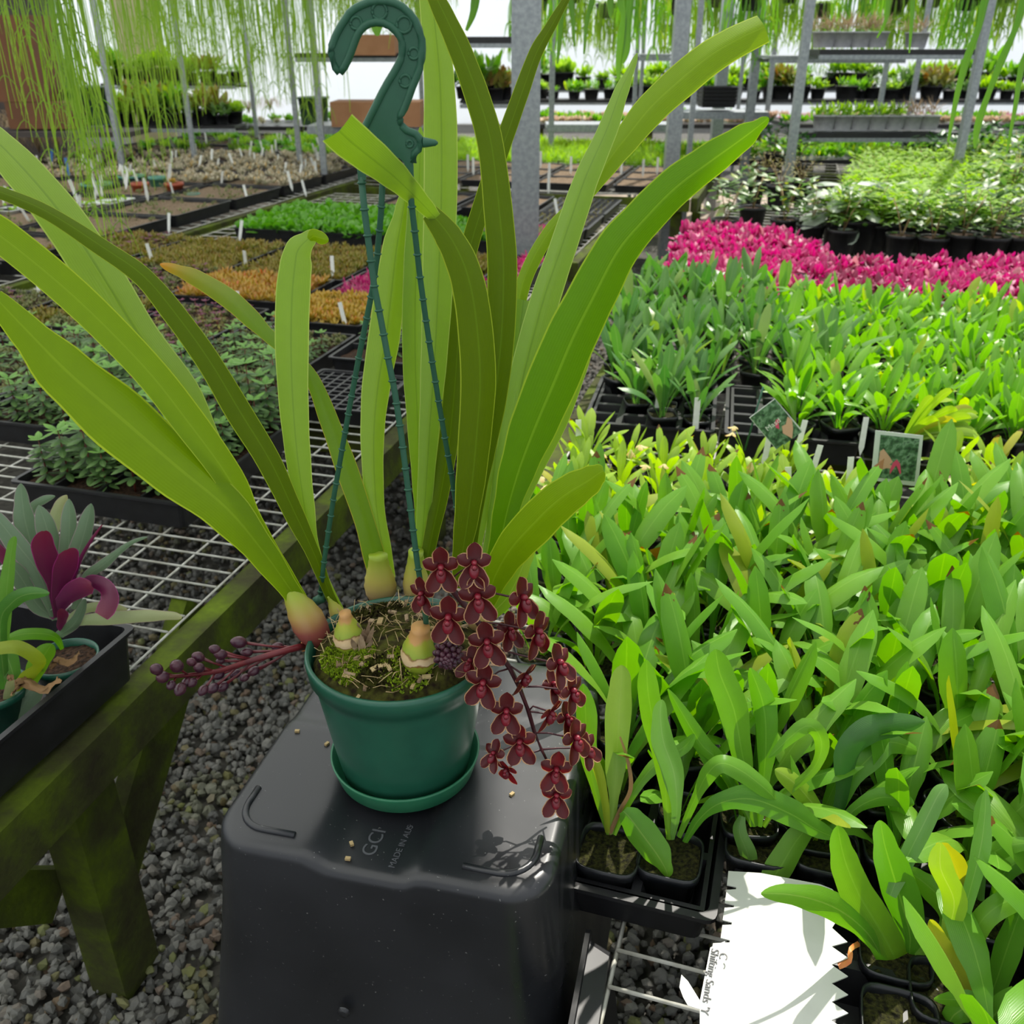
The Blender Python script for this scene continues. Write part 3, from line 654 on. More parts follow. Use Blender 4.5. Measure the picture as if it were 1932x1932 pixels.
# ------------------------------------------------------------------ far right: leafy shrubs, variegated plants
def shrub(n, h, L, W, r, mats, stems=4):
    mb = MB()
    for k in range(stems):
        a = rnd.uniform(0, 6.28); q = V((math.cos(a) * r * .6, math.sin(a) * r * .6, h * rnd.uniform(.7, 1))); mb.tube([(0, 0, 0), q * .5 + V((0, 0, h * .1)), q], [.004, .003, .002], 5, 1)
    for k in range(n):
        a = rnd.uniform(0, 6.28); z = h * rnd.uniform(.15, 1); rr = r * math.sqrt(rnd.random()); b = V((math.cos(a) * rr, math.sin(a) * rr, z)); e = rnd.uniform(0, 6.28)
        d = V((math.cos(e), math.sin(e), rnd.uniform(-.3, .6))).normalized(); l = L * rnd.uniform(.6, 1.1)
        mb.leaf([b, b + d * l * .5 + V((0, 0, l * .05)), b + d * l], [W * .3, W, W * .06], V((-math.sin(e), math.cos(e), rnd.uniform(-.3, .3))), nl=5, na=2, fold=.3, mi=0)
    return mb
mb = MB(); mb.lathe([(.07, 0), (.09, .15), (.098, .15), (.098, .17), (.09, .17), (.088, .15)], 20); BPOT = mb.mesh('pot', blackp)
mb = MB(); mb.disc(.088, .155, 14, jit=.004); BSOIL = mb.mesh('potting_mix', soilm)
def sh(label, group, mat, n=60, h=.28, L=.09, W=.035, r=.14, k=3, cat='shrub', name='potted_shrub'):
    return lotsof(lambda: potted(name, shrub(n, h, L, W, r, None), [mat, strw], label, cat, group, BPOT, BSOIL, .15), k)
shr = sh('potted shrub with glossy green leaves behind the magenta plants', 'glossy shrubs behind the magenta plants', olive)
shv = sh('potted variegated lime plant at the back of the right bench', 'variegated lime plants', vari, n=120, h=.16, L=.08, W=.024, r=.16, cat='variegated plant', name='variegated_plant')
shd = sh('dark green leafy shrub at the rear of the right bench', 'dark green shrubs at the rear', dkgr, n=70, h=.26)
shb = sh('thin dry reddish plants beside the wide steel post', 'thin dry plants at the bench end', sedb, n=90, h=.2, L=.03, W=.01, r=.14)
SHN = {}
for i, (x, y, kind, sc) in enumerate([(1370, 420, shr, .8), (1420, 400, shr, .85), (1480, 420, shr, .8), (1530, 430, shr, .8), (1590, 440, shr, .8), (1640, 430, shr, .8), (1700, 450, shr, .8), (1760, 455, shr, .8), (1815, 455, shr, .9), (1870, 460, shr, .9), (1925, 460, shr, .9),
      (1420, 355, shb, .9), (1470, 360, shb, .9), (1510, 350, shb, .9), (1445, 330, shb, .9), (1850, 400, shr, 1), (1900, 390, shr, 1.1), (1790, 330, shd, 1), (1850, 320, shd, 1.1), (1920, 330, shd, 1.1), (1740, 320, shd, .9), (1500, 320, shd, .9), (1460, 300, shd, 1.0), (1700, 300, shd, .9)]):
    p = on(x, y, .74); q = inst(kind, (p.x, p.y, MESHZ + .006), rnd.uniform(0, 6.28), sc); SHN[id(kind)] = SHN.get(id(kind), -1) + 1; q['label'] = '%s, %s one' % ({id(shr): 'glossy green potted shrub behind the magenta plants', id(shb): 'thin dry reddish plant beside the wide post', id(shd): 'dark green leafy shrub at the rear right'}[id(kind)], ORD[SHN[id(kind)]] + ' counted from the aisle')
for i in range(8):
    for j in range(11):
        x = 1600 + j * 27 + i * 6; y = 425 - i * 16
        p = on(x, y, .76); reg('V', i, inst(shv, (p.x, p.y, MESHZ + .006), rnd.uniform(0, 6.28), rnd.uniform(.8, 1)))
rows(ROWS['V'], 'variegated lime plant on the right bench, %s row back, %s from the left')
# the silver leaved plant
o = thing('silver_leaved_plant', 'large silvery grey leaved plant standing behind the magenta block', 'silver leaved plant', on(1585, 410, .70) * V((1, 1, 0)).length if False else (0, 0, 0))
pb = on(1585, 425, .74); o.location = (pb.x, pb.y, MESHZ + .006)
obj('pot', BPOT, None, o); obj('potting_mix', BSOIL, None, o); mb = MB()
for k in range(16):
    a = k * 2.4; rr = .06 + .018 * k; z = .34 - .012 * k + rnd.uniform(-.02, .02); b = V((math.cos(a) * rr * .4, math.sin(a) * rr * .4, z)); d = V((math.cos(a), math.sin(a), -.15 - .02 * k)).normalized(); l = .19
    mb.tube([(0, 0, .15), b * .6 + V((0, 0, .1)), b], .0035, 5, 1); mb.leaf([b, b + d * l * .5 + V((0, 0, .02)), b + d * l], [.04, .12, .02], V((-math.sin(a), math.cos(a), 0)), nl=6, na=4, fold=.3, mi=0)
obj('foliage', mb, [silv, strw], o)

# ------------------------------------------------------------------ left bench trays
def seed_tiers(h, n, L, W, ):
    mb = MB(); mb.tube([(0, 0, 0), (.002, 0, h * .5), (0, .002, h)], [.0024, .002, .0014], 5, 1)
    for t in range(n):
        z = h * (.22 + .78 * t / (n - 1)); k = 5; top = t == n - 1
        for q in range(k):
            a = 2 * PI * q / k + t * .8 + rnd.uniform(-.2, .2); d = V((math.cos(a), math.sin(a), .45 if top else rnd.uniform(-.35, .1))).normalized(); l = L * (1.0 if not top else .9) * rnd.uniform(.7, 1.1); b = V((0, 0, z))
            mb.leaf([b, b + d * l * .5, b + d * l + V((0, 0, -.1 * l))], [W * .2, W, W * .12], V((-math.sin(a), math.cos(a), 0)), nl=5, na=2, fold=.3, mi=2 if top else 0)
    return mb
redst = plain('red_stem', '#7c3a2c', '#642c24', 80, .5)
SD = {}
def seedling(key, fn, mats, label, name, cat, group, k=4):
    SD[key] = [tag(obj(name, fn(), mats), label, cat, group) for _ in range(k)]
seedling('tier', lambda: seed_tiers(rnd.uniform(.09, .18), 6, .044, .018), [euph, redst, euphy], 'red stemmed seedling with whorls of small green leaves in the near left tray', 'whorled_seedling', 'seedling', 'red stemmed seedlings on the left bench', 6)
seedling('tierb', lambda: seed_tiers(rnd.uniform(.06, .09), 4, .034, .014), [euph, redst, euphy], 'short whorled seedling in the second row of left trays', 'whorled_seedling', 'seedling', 'short whorled seedlings on the left bench', 4)
def rosette(n, L, W, nh=1, r=.0):
    mb = MB()
    for q in range(nh):
        c = V((rnd.uniform(-r, r), rnd.uniform(-r, r), rnd.uniform(-.004, .028)))
        for k in range(n):
            a = k * 2.4; e = .35 + 1.0 * (k / n); d = V((math.cos(a) * math.sin(e), math.sin(a) * math.sin(e), math.cos(e))); l = L * rnd.uniform(.8, 1.1)
            mb.leaf([c, c + d * l * .55, c + d * l], [W * .4, W, W * .1], V((-math.sin(a), math.cos(a), 0)), nl=3, na=2, fold=.3)
    return mb
seedling('sedy', lambda: rosette(9, .03, .010, 8, .03), sedy, 'clump of yellow sedum in the trays left of the green hanger', 'yellow_sedum', 'sedum', 'yellow sedum clumps')
seedling('sedo', lambda: rosette(9, .034, .010, 9, .03), sedo, 'clump of orange tipped sedum behind the pale cut leaf', 'orange_sedum', 'sedum', 'orange sedum clumps')
seedling('sedb', lambda: rosette(9, .03, .009, 10, .036), sedb, 'clump of olive brown sedum in the trays before the round leaved plants', 'olive_sedum', 'sedum', 'olive brown sedum clumps')
seedling('sedg', lambda: rosette(8, .02, .008, 6, .026), sedg, 'clump of small grey green sedum in the left trays', 'grey_green_sedum', 'sedum', 'grey green sedum clumps')
seedling('viol', lambda: tuft(18, .07, .052, spread=1.4, na=4), viol, 'bright green round leaved plant in the tray behind the brown sedum', 'round_leaved_plant', 'seedling', 'round leaved bright green plants')
seedling('mags', lambda: tuft(26, .04, .008, spread=1.2), magl, 'spiky little magenta plant in the trays behind the hanger straps', 'magenta_seedling', 'magenta seedling', 'small magenta plants in trays')
seedling('lime', lambda: tuft(46, .09, .007, spread=.9, nl=3), limel, 'tuft of lime green grass on the far bench', 'lime_grass_tuft', 'grass tuft', 'lime green grass tufts', 4)
seedling('red', lambda: seed_tiers(.045, 3, .022, .009), [sedb, redst, rhop], 'small reddish brown seedling in the left trays', 'reddish_seedling', 'seedling', 'reddish brown seedlings')
seedling('succ', lambda: rosette(9, .045, .018, 3, .03), succ, 'pale grey succulent on the far left bench', 'pale_succulent', 'succulent', 'pale succulents on the far left bench')
seedling('plug', lambda: rosette(6, .008, .004, 3, .006), sedb, 'tiny plug seedling in the far plug trays', 'plug_seedling', 'seedling', 'tiny plug seedlings')
seedling('tiny', lambda: rosette(5, .02, .008, 5, .03), sedg, 'small seedlings cell in the soil trays on the left hand far bench', 'soil_tray_seedling', 'seedling', 'tiny seedlings in the far left soil trays', 4)
def put(key, p, sc=1.0):
    pr = rnd.choice(SD[key])
    if pr.get('_used'): o = pr.copy(); COL.objects.link(o)
    else: o = pr; o['_used'] = 1
    o.location = p; o.rotation_euler = (0, 0, rnd.uniform(0, 6.28)); o.scale = (sc,) * 3; return o
def fill(F, u, v, w_, l_, key, nx, ny, z, sc=1.0, p=1.0, jit=.008):
    for i in range(nx):
        for j in range(ny):
            if rnd.random() > p: continue
            a = u - l_ / 2 + l_ * (j + .5) / ny + rnd.uniform(-jit, jit); b = v - w_ / 2 + w_ * (i + .5) / nx + rnd.uniform(-jit, jit)
            k = rnd.choice(key) if isinstance(key, tuple) else key; put(k, F(a, b, z), sc * rnd.uniform(.85, 1.15))
ZT = MESHZ + .008 + .045
def ltray(u, v, w_, l_, label, key=None, nx=5, ny=5, soil=soilm, sc=1, p=1, cells=None, dv=None, h=.065, zs=None, **k):
    tray(BL, AZL, u + l_ / 2, v + w_ / 2, w_, l_, label, h=h, soil=None if cells else soil, cells=cells, dv=dv, **k)
    if key: fill(BL, u + l_ / 2, v + w_ / 2, w_ - .05, l_ - .05, key, nx, ny, MESHZ + .006 + h - .02, sc, p)
ltray(.0, .0, .46, .62, 'black tray of red stemmed seedlings nearest the rhoeo pots', 'tier', 7, 8, dv=(4, 5), h=.07)
ltray(.69, -.15, .31, .33, 'empty black plug tray at the edge of the left bench', cells=(8, 9), h=.05)
ltray(1.06, -.15, .31, .34, 'black tray of sparse red stemmed seedlings behind the empty plug tray', 'tierb', 4, 4, p=.7, dv=(2, 2), h=.075)
ltray(.66, .19, .44, .70, 'black tray of short grey green seedlings behind the red stemmed ones', ('sedg', 'tierb'), 8, 11, sc=.9)
ltray(.32, .49, .40, .62, 'left black tray of red stemmed seedlings behind the long leaves', ('tier', 'tierb'), 6, 8, dv=(3, 4))
ltray(.98, .66, .40, .62, 'black tray of mixed dull seedlings crossed by the long dark leaf', ('sedg', 'red'), 7, 10)
ltray(.5, .93, .42, .62, 'far left black tray of grey seedlings at the picture edge', ('sedg', 'tierb'), 6, 8)
ltray(1.43, -.15, .31, .40, 'black tray under the left strap with scattered seedlings', ('sedg', 'red'), 5, 6, p=.8)
ltray(1.41, .2, .36, .42, 'black divided tray of yellow sedum below the magenta ones', 'sedy', 7, 8, dv=(2, 2), h=.08)
ltray(1.64, .6, .55, .42, 'black divided tray of orange tipped sedum', ('sedo', 'sedo', 'sedy'), 10, 8, dv=(3, 2), h=.08)
ltray(1.86, .2, .36, .42, 'black tray of small magenta plants left of the hanger strap', 'mags', 7, 8, h=.075)
ltray(1.87, -.17, .34, .42, 'black tray of small magenta plants right of the pale leaves', ('mags', 'mags', 'sedg'), 7, 8, h=.075)
ltray(1.64, 1.18, .42, .55, 'black tray of small grey seedlings under the long dark leaf', ('sedg', 'red'), 7, 8)
ltray(1.16, 1.1, .42, .45, 'black tray at far left with small grey green plants', ('sedg', 'sedb'), 6, 7)
ltray(1.1, 1.56, .42, .5, 'black tray at far left edge behind the wide leaf', ('sedg', 'red'), 7, 8)
ltray(2.12, .6, .55, .70, 'black tray of olive brown sedum in the middle of the left bench', 'sedb', 8, 10)
ltray(2.12, 1.2, .55, .70, 'black tray of olive brown sedum beside the white upright label', 'sedb', 8, 10)
ltray(2.25, 1.8, .55, .60, 'black tray of reddish brown seedlings at far left', ('red', 'sedb'), 8, 9)
ltray(2.31, .02, .54, .50, 'black tray of rusty brown sedum behind the magenta tray', ('sedb', 'red', 'sedb'), 8, 7)
ltray(2.31, -.17, .17, .50, 'narrow black tray of dull magenta seedlings beside the galvanised post', 'mags', 3, 8, h=.075)
ltray(3.15, 1.25, .5, .8, 'black tray of bright green round leaved plants further left', 'viol', 9, 12)
ltray(3.15, .72, .5, .8, 'black tray of bright green round leaved plants behind the straps', 'viol', 9, 12)
ltray(3.15, .2, .48, .55, 'black tray behind the tall pale leaves holding round leaved plants', ('viol', 'red'), 7, 8)
ltray(3.12, -.18, .34, .5, 'black tray of dull magenta seedlings right of the galvanised post', ('mags', 'sedg'), 6, 7, h=.075)
ltray(3.66, -.18, .42, .5, 'plug tray of tiny seedlings at the far end of the left bench', cells=(9, 11), h=.06); fill(BL, 3.91, .03, .36, .44, 'plug', 9, 11, MESHZ + .055)
ltray(4.2, -.18, .42, .62, 'second plug tray of tiny seedlings before the lime green grass', cells=(9, 12), h=.06); fill(BL, 4.5, .03, .36, .54, 'plug', 9, 9, MESHZ + .055)
ltray(4.2, .28, .5, .62, 'plug tray behind the thick galvanised post', soil=soill); ltray(4.2, .82, .5, .62, 'soil filled black tray left of the galvanised post', soil=soill)
ltray(3.75, .72, .5, .4, 'soil filled black tray behind the round leaved plants', soil=soill, key='plug', nx=6, ny=5)
# white labels stuck in the left trays
for (x, y, lb_) in [(288, 492, 'white label leaning in the olive sedum at left'), (452, 445, 'white label at front of the olive sedum, under the round leaves'), (464, 505, 'white label beside the orange sedum'), (448, 590, 'white label half behind the orange tipped leaf'),
                    (652, 612, 'white label leaning between the sedum trays and the left strap'), (628, 518, 'white label at the corner of the magenta tray'), (318, 430, 'white label at the back of the olive sedum'), (72, 548, 'white label between the two widest left leaves'),
                    (466, 372, 'white label behind the round leaved plants, left one'), (576, 362, 'white label leaning behind the round leaved plants'), (684, 362, 'white label just left of the left strap'), (1052, 400, 'white label in the plug tray right of the post')]:
    p = on(x, y, .70); plabel(p + V((0, 0, -.01)), lb_, sc=1.0, rz=rnd.uniform(-.3, .3))
# ------------------------------------------------------------------ far bench with lime grass and plug trays
for i in range(3):
    for j in range(4):
        tray(BF, math.radians(15.5), .35 + i * .44, .0 + j * .6, .56, .42, 'soil plug tray before the lime green grass, %s row, %s from the right' % (ORD[i], ORD[j]), h=.05, soil=soill, soilz=.042, group='plug trays before the lime green grass')
for i in range(9):
    for j in range(24):
        put('lime', BF(1.75 + i * .2 + rnd.uniform(-.03, .03), -.2 + j * .118 + rnd.uniform(-.03, .03), MESHZ + .008), rnd.uniform(.9, 1.3) * (1.25 if 4 < j < 16 else 1))
for (x, y) in [(1036, 330), (1077, 316), (1172, 318), (1213, 322), (1240, 318), (1020, 305), (883, 312), (893, 318), (1035, 352)]:
    plabel(on(x, y + 6, .70), 'white label standing at front of the lime green grass', 'white labels before the lime green grass', sc=1.2, tilt=(0, 0))
# ------------------------------------------------------------------ second left bench
for i in range(11):
    for j in range(5):
        u, v = -1.3 + i * .66, .05 + j * .62
        tray(B2, AZ2, u + .32, v + .29, .58, .62, 'black tray on the left hand far bench, %s row back, %s from the gap' % (ORD[i], ORD[j]), h=.07, soil=soill if i < 6 else soilm, z=.64, group='black trays on the left hand far bench')
        if i >= 5: fill(B2, u + .32, v + .29, .55, .6, 'succ' if i < 8 else ('lime', 'sedg', 'viol'), 6 if j < 3 else 4, 5 if j < 3 else 4, .70, 1.0, .85 if i < 8 else .5, jit=.03)
        elif i > 0: fill(B2, u + .32, v + .29, .54, .58, 'tiny', 4, 5, .685, 1.1, .7)
for k in range(95):
    u, v = rnd.uniform(.2, 5.6), rnd.uniform(0, 2.6); plabel(B2(u, v, .71), 'white plant label scattered over the left hand far bench', 'white labels on the left hand far bench', sc=rnd.uniform(.9, 1.25))
for (x, y, s_) in ((97, 308, 1.3), (130, 328, 1.3)):
    m_ = bluem; plabel(on(x, y, .72), 'bright blue plant label, %s of the two behind the wide arching leaf' % ('left one' if x < 100 else 'right one'), sc=s_, mat=m_)
# coloured pots at the near corner of that bench
def simple_pot(name, x, y, r, h, m, label, cat='pot', fill_=None):
    p = on(x, y, .66); o = thing(name, label, cat, (p.x, p.y, .656)); mb = MB()
    mb.lathe([(r * .72, 0), (r * .92, h * .8), (r, h * .8), (r, h), (r * .92, h), (r * .88, h * .8), (r * .7, .004)], 20); obj('pot_body', mb, m, o)
    mb = MB(); mb.disc(r * .88, h * .85, 12, jit=.003); obj('potting_mix', mb, soilm, o)
    if fill_: obj('foliage', rosette(9, .03, .01, 6, r * .6), fill_, o, loc=(0, 0, h * .85))
simple_pot('round_pot', 268, 372, .062, .1, terra, 'terracotta coloured pot in the left far bench tray')
simple_pot('round_pot', 332, 372, .066, .1, terra, 'terracotta coloured pot holding yellow moss', fill_=sedy)
simple_pot('round_pot', 300, 362, .06, .11, tealp, 'teal plastic pot between the two terracotta pots')
simple_pot('round_pot', 185, 368, .11, .085, tealp, 'wide teal bowl behind the white label pair', fill_=limel)
simple_pot('round_pot', 250, 352, .10, .085, tealp, 'wide teal bowl further back on the left far bench', fill_=limel)
simple_pot('round_pot', 365, 378, .05, .05, tealp, 'pale teal lid lying at the tray end')
def punnet(x, y, w_, label, fl=limel):
    p = on(x, y, .67); o = thing('white_punnet', label, 'punnet', (p.x, p.y, .656), -AZ2); mb = MB(); mb.lathe([(w_ * .4, 0), (w_ * .5, .06), (w_ * .53, .06), (w_ * .53, .064), (w_ * .48, .064), (w_ * .4, .006)], 4 * 5, sq=.3); obj('pot_body', mb, whitep, o)
    mb = MB(); mb.disc(w_ * .45, .05, 16, sq=.3, jit=.002); obj('potting_mix', mb, soilm, o); obj('foliage', rosette(8, .022, .009, 5, w_ * .3), fl, o, loc=(0, 0, .05))
for k, (x, y, w_) in enumerate([(165, 400, .17), (205, 395, .16), (235, 390, .11), (120, 400, .16), (20, 410, .15), (60, 405, .16), (10, 375, .16)]):
    punnet(x, y, w_, ['white punnet under the wide arching leaf', 'white punnet nearest the terracotta pots but one', 'small white punnet of lime seedlings beside the terracotta pot', 'white punnet left of the arching leaf', 'white punnet at the picture edge, front one', 'white punnet second from the picture edge', 'white punnet at the picture edge, rear one'][k])
for (x, y, lb_) in [(145, 375, 'tall white label before the teal bowl'), (183, 362, 'white label of the crossed pair at the teal bowl'), (192, 365, 'leaning white label of the crossed pair at the teal bowl'), (238, 350, 'white label in the small lime punnet'), (278, 372, 'leaning white label against the terracotta pot'),
                    (318, 340, 'white label standing in the moss filled terracotta pot'), (236, 345, 'tilted white label behind the small punnet')]:
    plabel(on(x, y, .74), lb_, sc=1.3)
# ------------------------------------------------------------------ far left: boxes, shelves, bins
def box(name, p, d, m, label, cat, rz=0, lettering=None):
    mb = MB(); mb.box((0, 0, d[2] / 2), d); o = tag(obj(name, mb, m, loc=p, rz=rz), label, cat)
    return o
def cbox(px, py, wpx, hpx, Y, m, label):
    p = at(px, py, Y); s_ = depth(p) / FOC; box('cardboard_box', (p.x, p.y, p.z), (wpx * s_, .4, hpx * s_), m, label, 'cardboard box')
cbox(40, 190, 130, 92, 8.6, cardk, 'large cardboard box in the stack at upper left')
cbox(30, 98, 120, 60, 8.7, cardk, 'cardboard box on top of the upper left stack')
cbox(100, 240, 120, 45, 8.6, cardk, 'low cardboard box at the foot of the upper left stack')
cbox(705, 104, 92, 34, 7.9, cardb, 'cardboard box on the black shelf behind the hook')
cbox(716, 236, 164, 42, 7.9, cardb, 'long cardboard box on the lower shelf behind the hook')
box('shelf_board', at(20, 240, 8.5) - V((0, 0, .06)), (2.2, .5, .04), shedm, 'dark shelf board carrying the cardboard boxes', 'shelf', 0)
mb = MB(); mb.box((-7.2, 10.5, 1.6), (5.2, .1, 3.2)); struct('wall_shed', mb, shedm)
mb = MB(); mb.box((0, 0, .9), (.55, .06, 2.6)); obj_ = tag(obj('cream_board', mb, cream, loc=at(272, 130, 12.5) * 1.0), 'tall cream sheet leaning against the far left wall', 'panel'); obj_.location.z = .4
mb = MB(); mb.box((0, 0, 0), (.5, .04, .35)); tag(obj('yellow_sheet', mb, yelm, loc=at(283, 178, 12.0)), 'yellow green panel under the far left shelf', 'panel')
box('blue_drum', at(206, 225, 9.4) - V((0, 0, .05)), (.07, .1, .32), bluem, 'narrow blue container beside the green bin', 'container')
for k, (x, y, w_, h_, Y, lb_) in enumerate([(175, 235, 62, 62, 8.8, 'dark green bin below the shelf at left'), (595, 235, 52, 45, 8.6, 'dark green bin left of the long cardboard box')]):
    p = at(x, y, Y); s_ = depth(p) / FOC; mb = MB(); a, b = w_ * s_ / 2, h_ * s_
    mb.lathe([(a * .85, 0), (a * .98, b), (a * 1.08, b), (a * 1.08, b * 1.06), (0.001, b * 1.1)], 24, sq=.35); tag(obj('bin', mb, binm, loc=p), lb_, 'bin')
def shelf(px0, px1, py, Y, label, th=.02, dp=.45, m=blackp, plants=None, n=8, sc=1.0, group=None, lab2=None, rim=.06):
    a, b = at(px0, py, Y), at(px1, py, Y); o = thing('shelf', label, 'shelf', ((a.x + b.x) / 2, Y, a.z)); w_ = b.x - a.x
    mb = MB(); mb.box((0, 0, 0), (w_, dp, th)); obj('shelf_board', mb, m, o)
    for s_ in (-1, 1): mb = MB(); mb.box((0, s_ * dp / 2, -.03), (w_, .02, .03)); obj('bracket', mb, galv, o)
    if plants:
        for k in range(n):
            q = inst(plants, (a.x + w_ * (k + .5 + rnd.uniform(-.3, .3)) / n, Y + rnd.uniform(-.12, .12), a.z + th / 2 + .002), rnd.uniform(0, 6.28), sc * rnd.uniform(.7, 1.35), group=group); q['label'] = (lab2 + ', %s from the left') % ORD[min(k, 28)]
mb = MB(); mb.lathe([(.07, 0), (.085, .1), (.09, .1), (.09, .11), (.084, .11), (.08, .1)], 16, sq=.6); SP = mb.mesh('pot', blackp); SPg = SP.copy(); SPg.materials[0] = greyp
mb = MB(); mb.disc(.08, .1, 12); SS = mb.mesh('potting_mix', soilm)
LSH = 'potted green plant on the far shelves'
shp = lotsof(lambda: potted('shelf_plant', tuft(40, .13, .02, spread=1.1, nl=4), orchb, LSH, 'potted plant', 'plants on the far shelves', SP, SS, .1), 4)
shm = lotsof(lambda: potted('shelf_plant', tuft(rnd.randint(30, 70), rnd.uniform(.1, .24), rnd.choice((.012, .03, .05)), spread=1.2, nl=4), rnd.choice([orchb, olive, dkgr, limel, vari, sedb]), LSH, 'potted plant', 'plants on the far shelves', SP, SS, .1), 9)
shg = lotsof(lambda: potted('shelf_plant', tuft(40, .12, .02, spread=1.2, nl=4), limel, 'lime green plant in a pale grey pot on the lower right shelf', 'potted plant', 'lime plants in grey pots', SPg, SS, .1), 3)
shx = lotsof(lambda: potted('shelf_plant', tuft(60, .15, .008, spread=1.3, nl=3), dryg, 'wispy dry plant in a pale grey pot on the long black shelf', 'potted plant', 'wispy dry plants in grey pots', SPg, SS, .1), 3)
shelf(205, 455, 158, 11.0, 'black shelf of plants in front of the far left film wall', plants=shm, n=10, lab2='dark potted plant on the upper far left shelf', group='plants on the upper far left shelf')
shelf(215, 455, 236, 9.4, 'lower black shelf of plants at far left', plants=shm, n=10, lab2='dark potted plant on the lower far left shelf', group='plants on the lower far left shelf')
shelf(568, 760, 104, 8.0, 'black shelf carrying the cardboard box behind the hook', th=.03)
shelf(590, 800, 237, 8.0, 'lower shelf carrying the long cardboard box', th=.03, m=galv)
shelf(868, 965, 78, 8.0, 'short black shelf between tall leaf and galvanised post', th=.06)
shelf(870, 965, 190, 8.4, 'shelf of dark potted plants left of the galvanised post', plants=shm, n=4, lab2='dark potted plant on the shelf left of the galvanised post', group='dark potted plants left of the galvanised post')
shelf(1030, 1262, 236, 10.2, 'pale metal shelf edge behind the narrow pointed leaf', m=galv, th=.04)
shelf(1530, 1830, 99, 8.0, 'long black shelf at upper right', th=.045)
shelf(1500, 1790, 252, 8.2, 'lower black shelf of grey pots at upper right', th=.05)
shelf(1440, 1690, 107, 8.6, 'thin grey metal shelf rail behind the long black shelf', m=galv, th=.02)
shelf(1270, 1440, 212, 9.4, 'grey shelf carrying the stack of black trays', m=galv, th=.03)
shelf(1200, 1270, 104, 9.4, 'thin grey rail between the narrow leaf and the wide post', m=galv, th=.02)
shelf(1000, 1932, 190, 14.5, 'long distant bench of flowers along the back wall', m=blackp, th=.05, plants=shm, n=28, sc=1.2, lab2='distant potted plant on the long bench by the back wall', group='distant plants by the back wall')
shelf(985, 1932, 168, 17.5, 'farthest bench of plants along the back wall', m=blackp, th=.05, plants=shm, n=28, sc=1.7, lab2='leafy plant on the farthest bench by the back wall', group='plants on the farthest bench')
for k in range(7): p = at(1545 + 32 * k, 250, 8.2); inst(shg if k < 5 else shx, (p.x, 8.1, p.z + .03), 0, 1.0)
for k in range(4): p = at(1548 + 32 * k, 98, 8.0); inst(shx, (p.x, 7.95, p.z + .03), 0, 1.0)
p = at(1720, 98, 8.0); inst(shx, (p.x, 7.95, p.z + .03), 0, .95)
p = at(1350, 208, 9.4)
for k in range(5):
    mb = tray_mb(.33, .3, .045); tag(obj('stacked_tray', mb, blackp, loc=(p.x, 9.4, p.z + .03 + k * .032)), 'black tray in the stack on the grey shelf at upper right', 'tray', 'stacked black trays on the grey shelf')
# flower flats on the distant benches
peach = leafmat('peach_petal', '#d8b4a0', '#e8c8b8', '#a8b070', rough=.6, trans=.2, lines=False)
pinkl = leafmat('pale_pink_petal', '#c87098', '#d8a0b4', '#9a3a70', rough=.6, trans=.2, lines=False)
seedling('peach', lambda: tuft(50, .07, .03, spread=1.3, nl=3), peach, 'peach coloured succulent on the distant benches', 'peach_succulent', 'succulent', 'peach coloured distant succulents')
seedling('pinkp', lambda: tuft(50, .07, .03, spread=1.3, nl=3), pinkl, 'pale pink plant on the distant benches', 'pale_pink_plant', 'pink plant', 'pale pink distant plants')
seedling('farg', lambda: tuft(40, .1, .03, spread=1.2, nl=3), orchb, 'green leafy plant crowded on the distant benches', 'distant_green_plant', 'green plant', 'distant green plants')
def far_bench(x0, x1, Y, d, z, label, n, m, keys, rows=4):
    mb = MB(); o = thing('far_bench', label, 'bench', ((x0 + x1) / 2, Y, 0)); mb.box((0, 0, z - .03), (x1 - x0, d, .05)); obj('bench_top', mb, blackp, o)
    for s_ in (-1, 0, 1):
        mb = MB(); mb.box((s_ * (x1 - x0) * .45, -d * .45, (z - .05) / 2), (.08, .08, z - .05)); obj('leg', mb, woodm, o)
    for r_ in range(rows):
        for k in range(n):
            kk = keys[(k // 6 + r_) % len(keys)]; put(kk, V((x0 + (x1 - x0) * (k + .5) / n + rnd.uniform(-.03, .03), Y - d / 2 + d * (r_ + .5) / rows, z)), rnd.uniform(1.0, 1.4))
far_bench(.2, 3.2, 12.9, 1.3, .75, 'far bench of peach coloured succulents behind the pointed leaf', 22, None, ['peach', 'farg', 'peach'], 3)
far_bench(3.4, 6.6, 12.9, 1.3, .75, 'far bench of mixed pink plants behind the wide steel post', 20, None, ['farg', 'pinkp', 'peach'], 3)
far_bench(1.4, 4.6, 9.7, 1.1, .66, 'far bench of green plants behind the silver leaved plant', 20, None, ['farg', 'farg', 'lime'], 3)
far_bench(4.8, 9.0, 10.2, 1.4, .66, 'far bench of green plants at the right picture edge', 22, None, ['farg', 'lime', 'farg'], 3)
far_bench(-4.5, -.9, 13.2, 1.2, .7, 'far bench of green plants left of the galvanised post', 18, None, ['farg', 'succ'], 2)
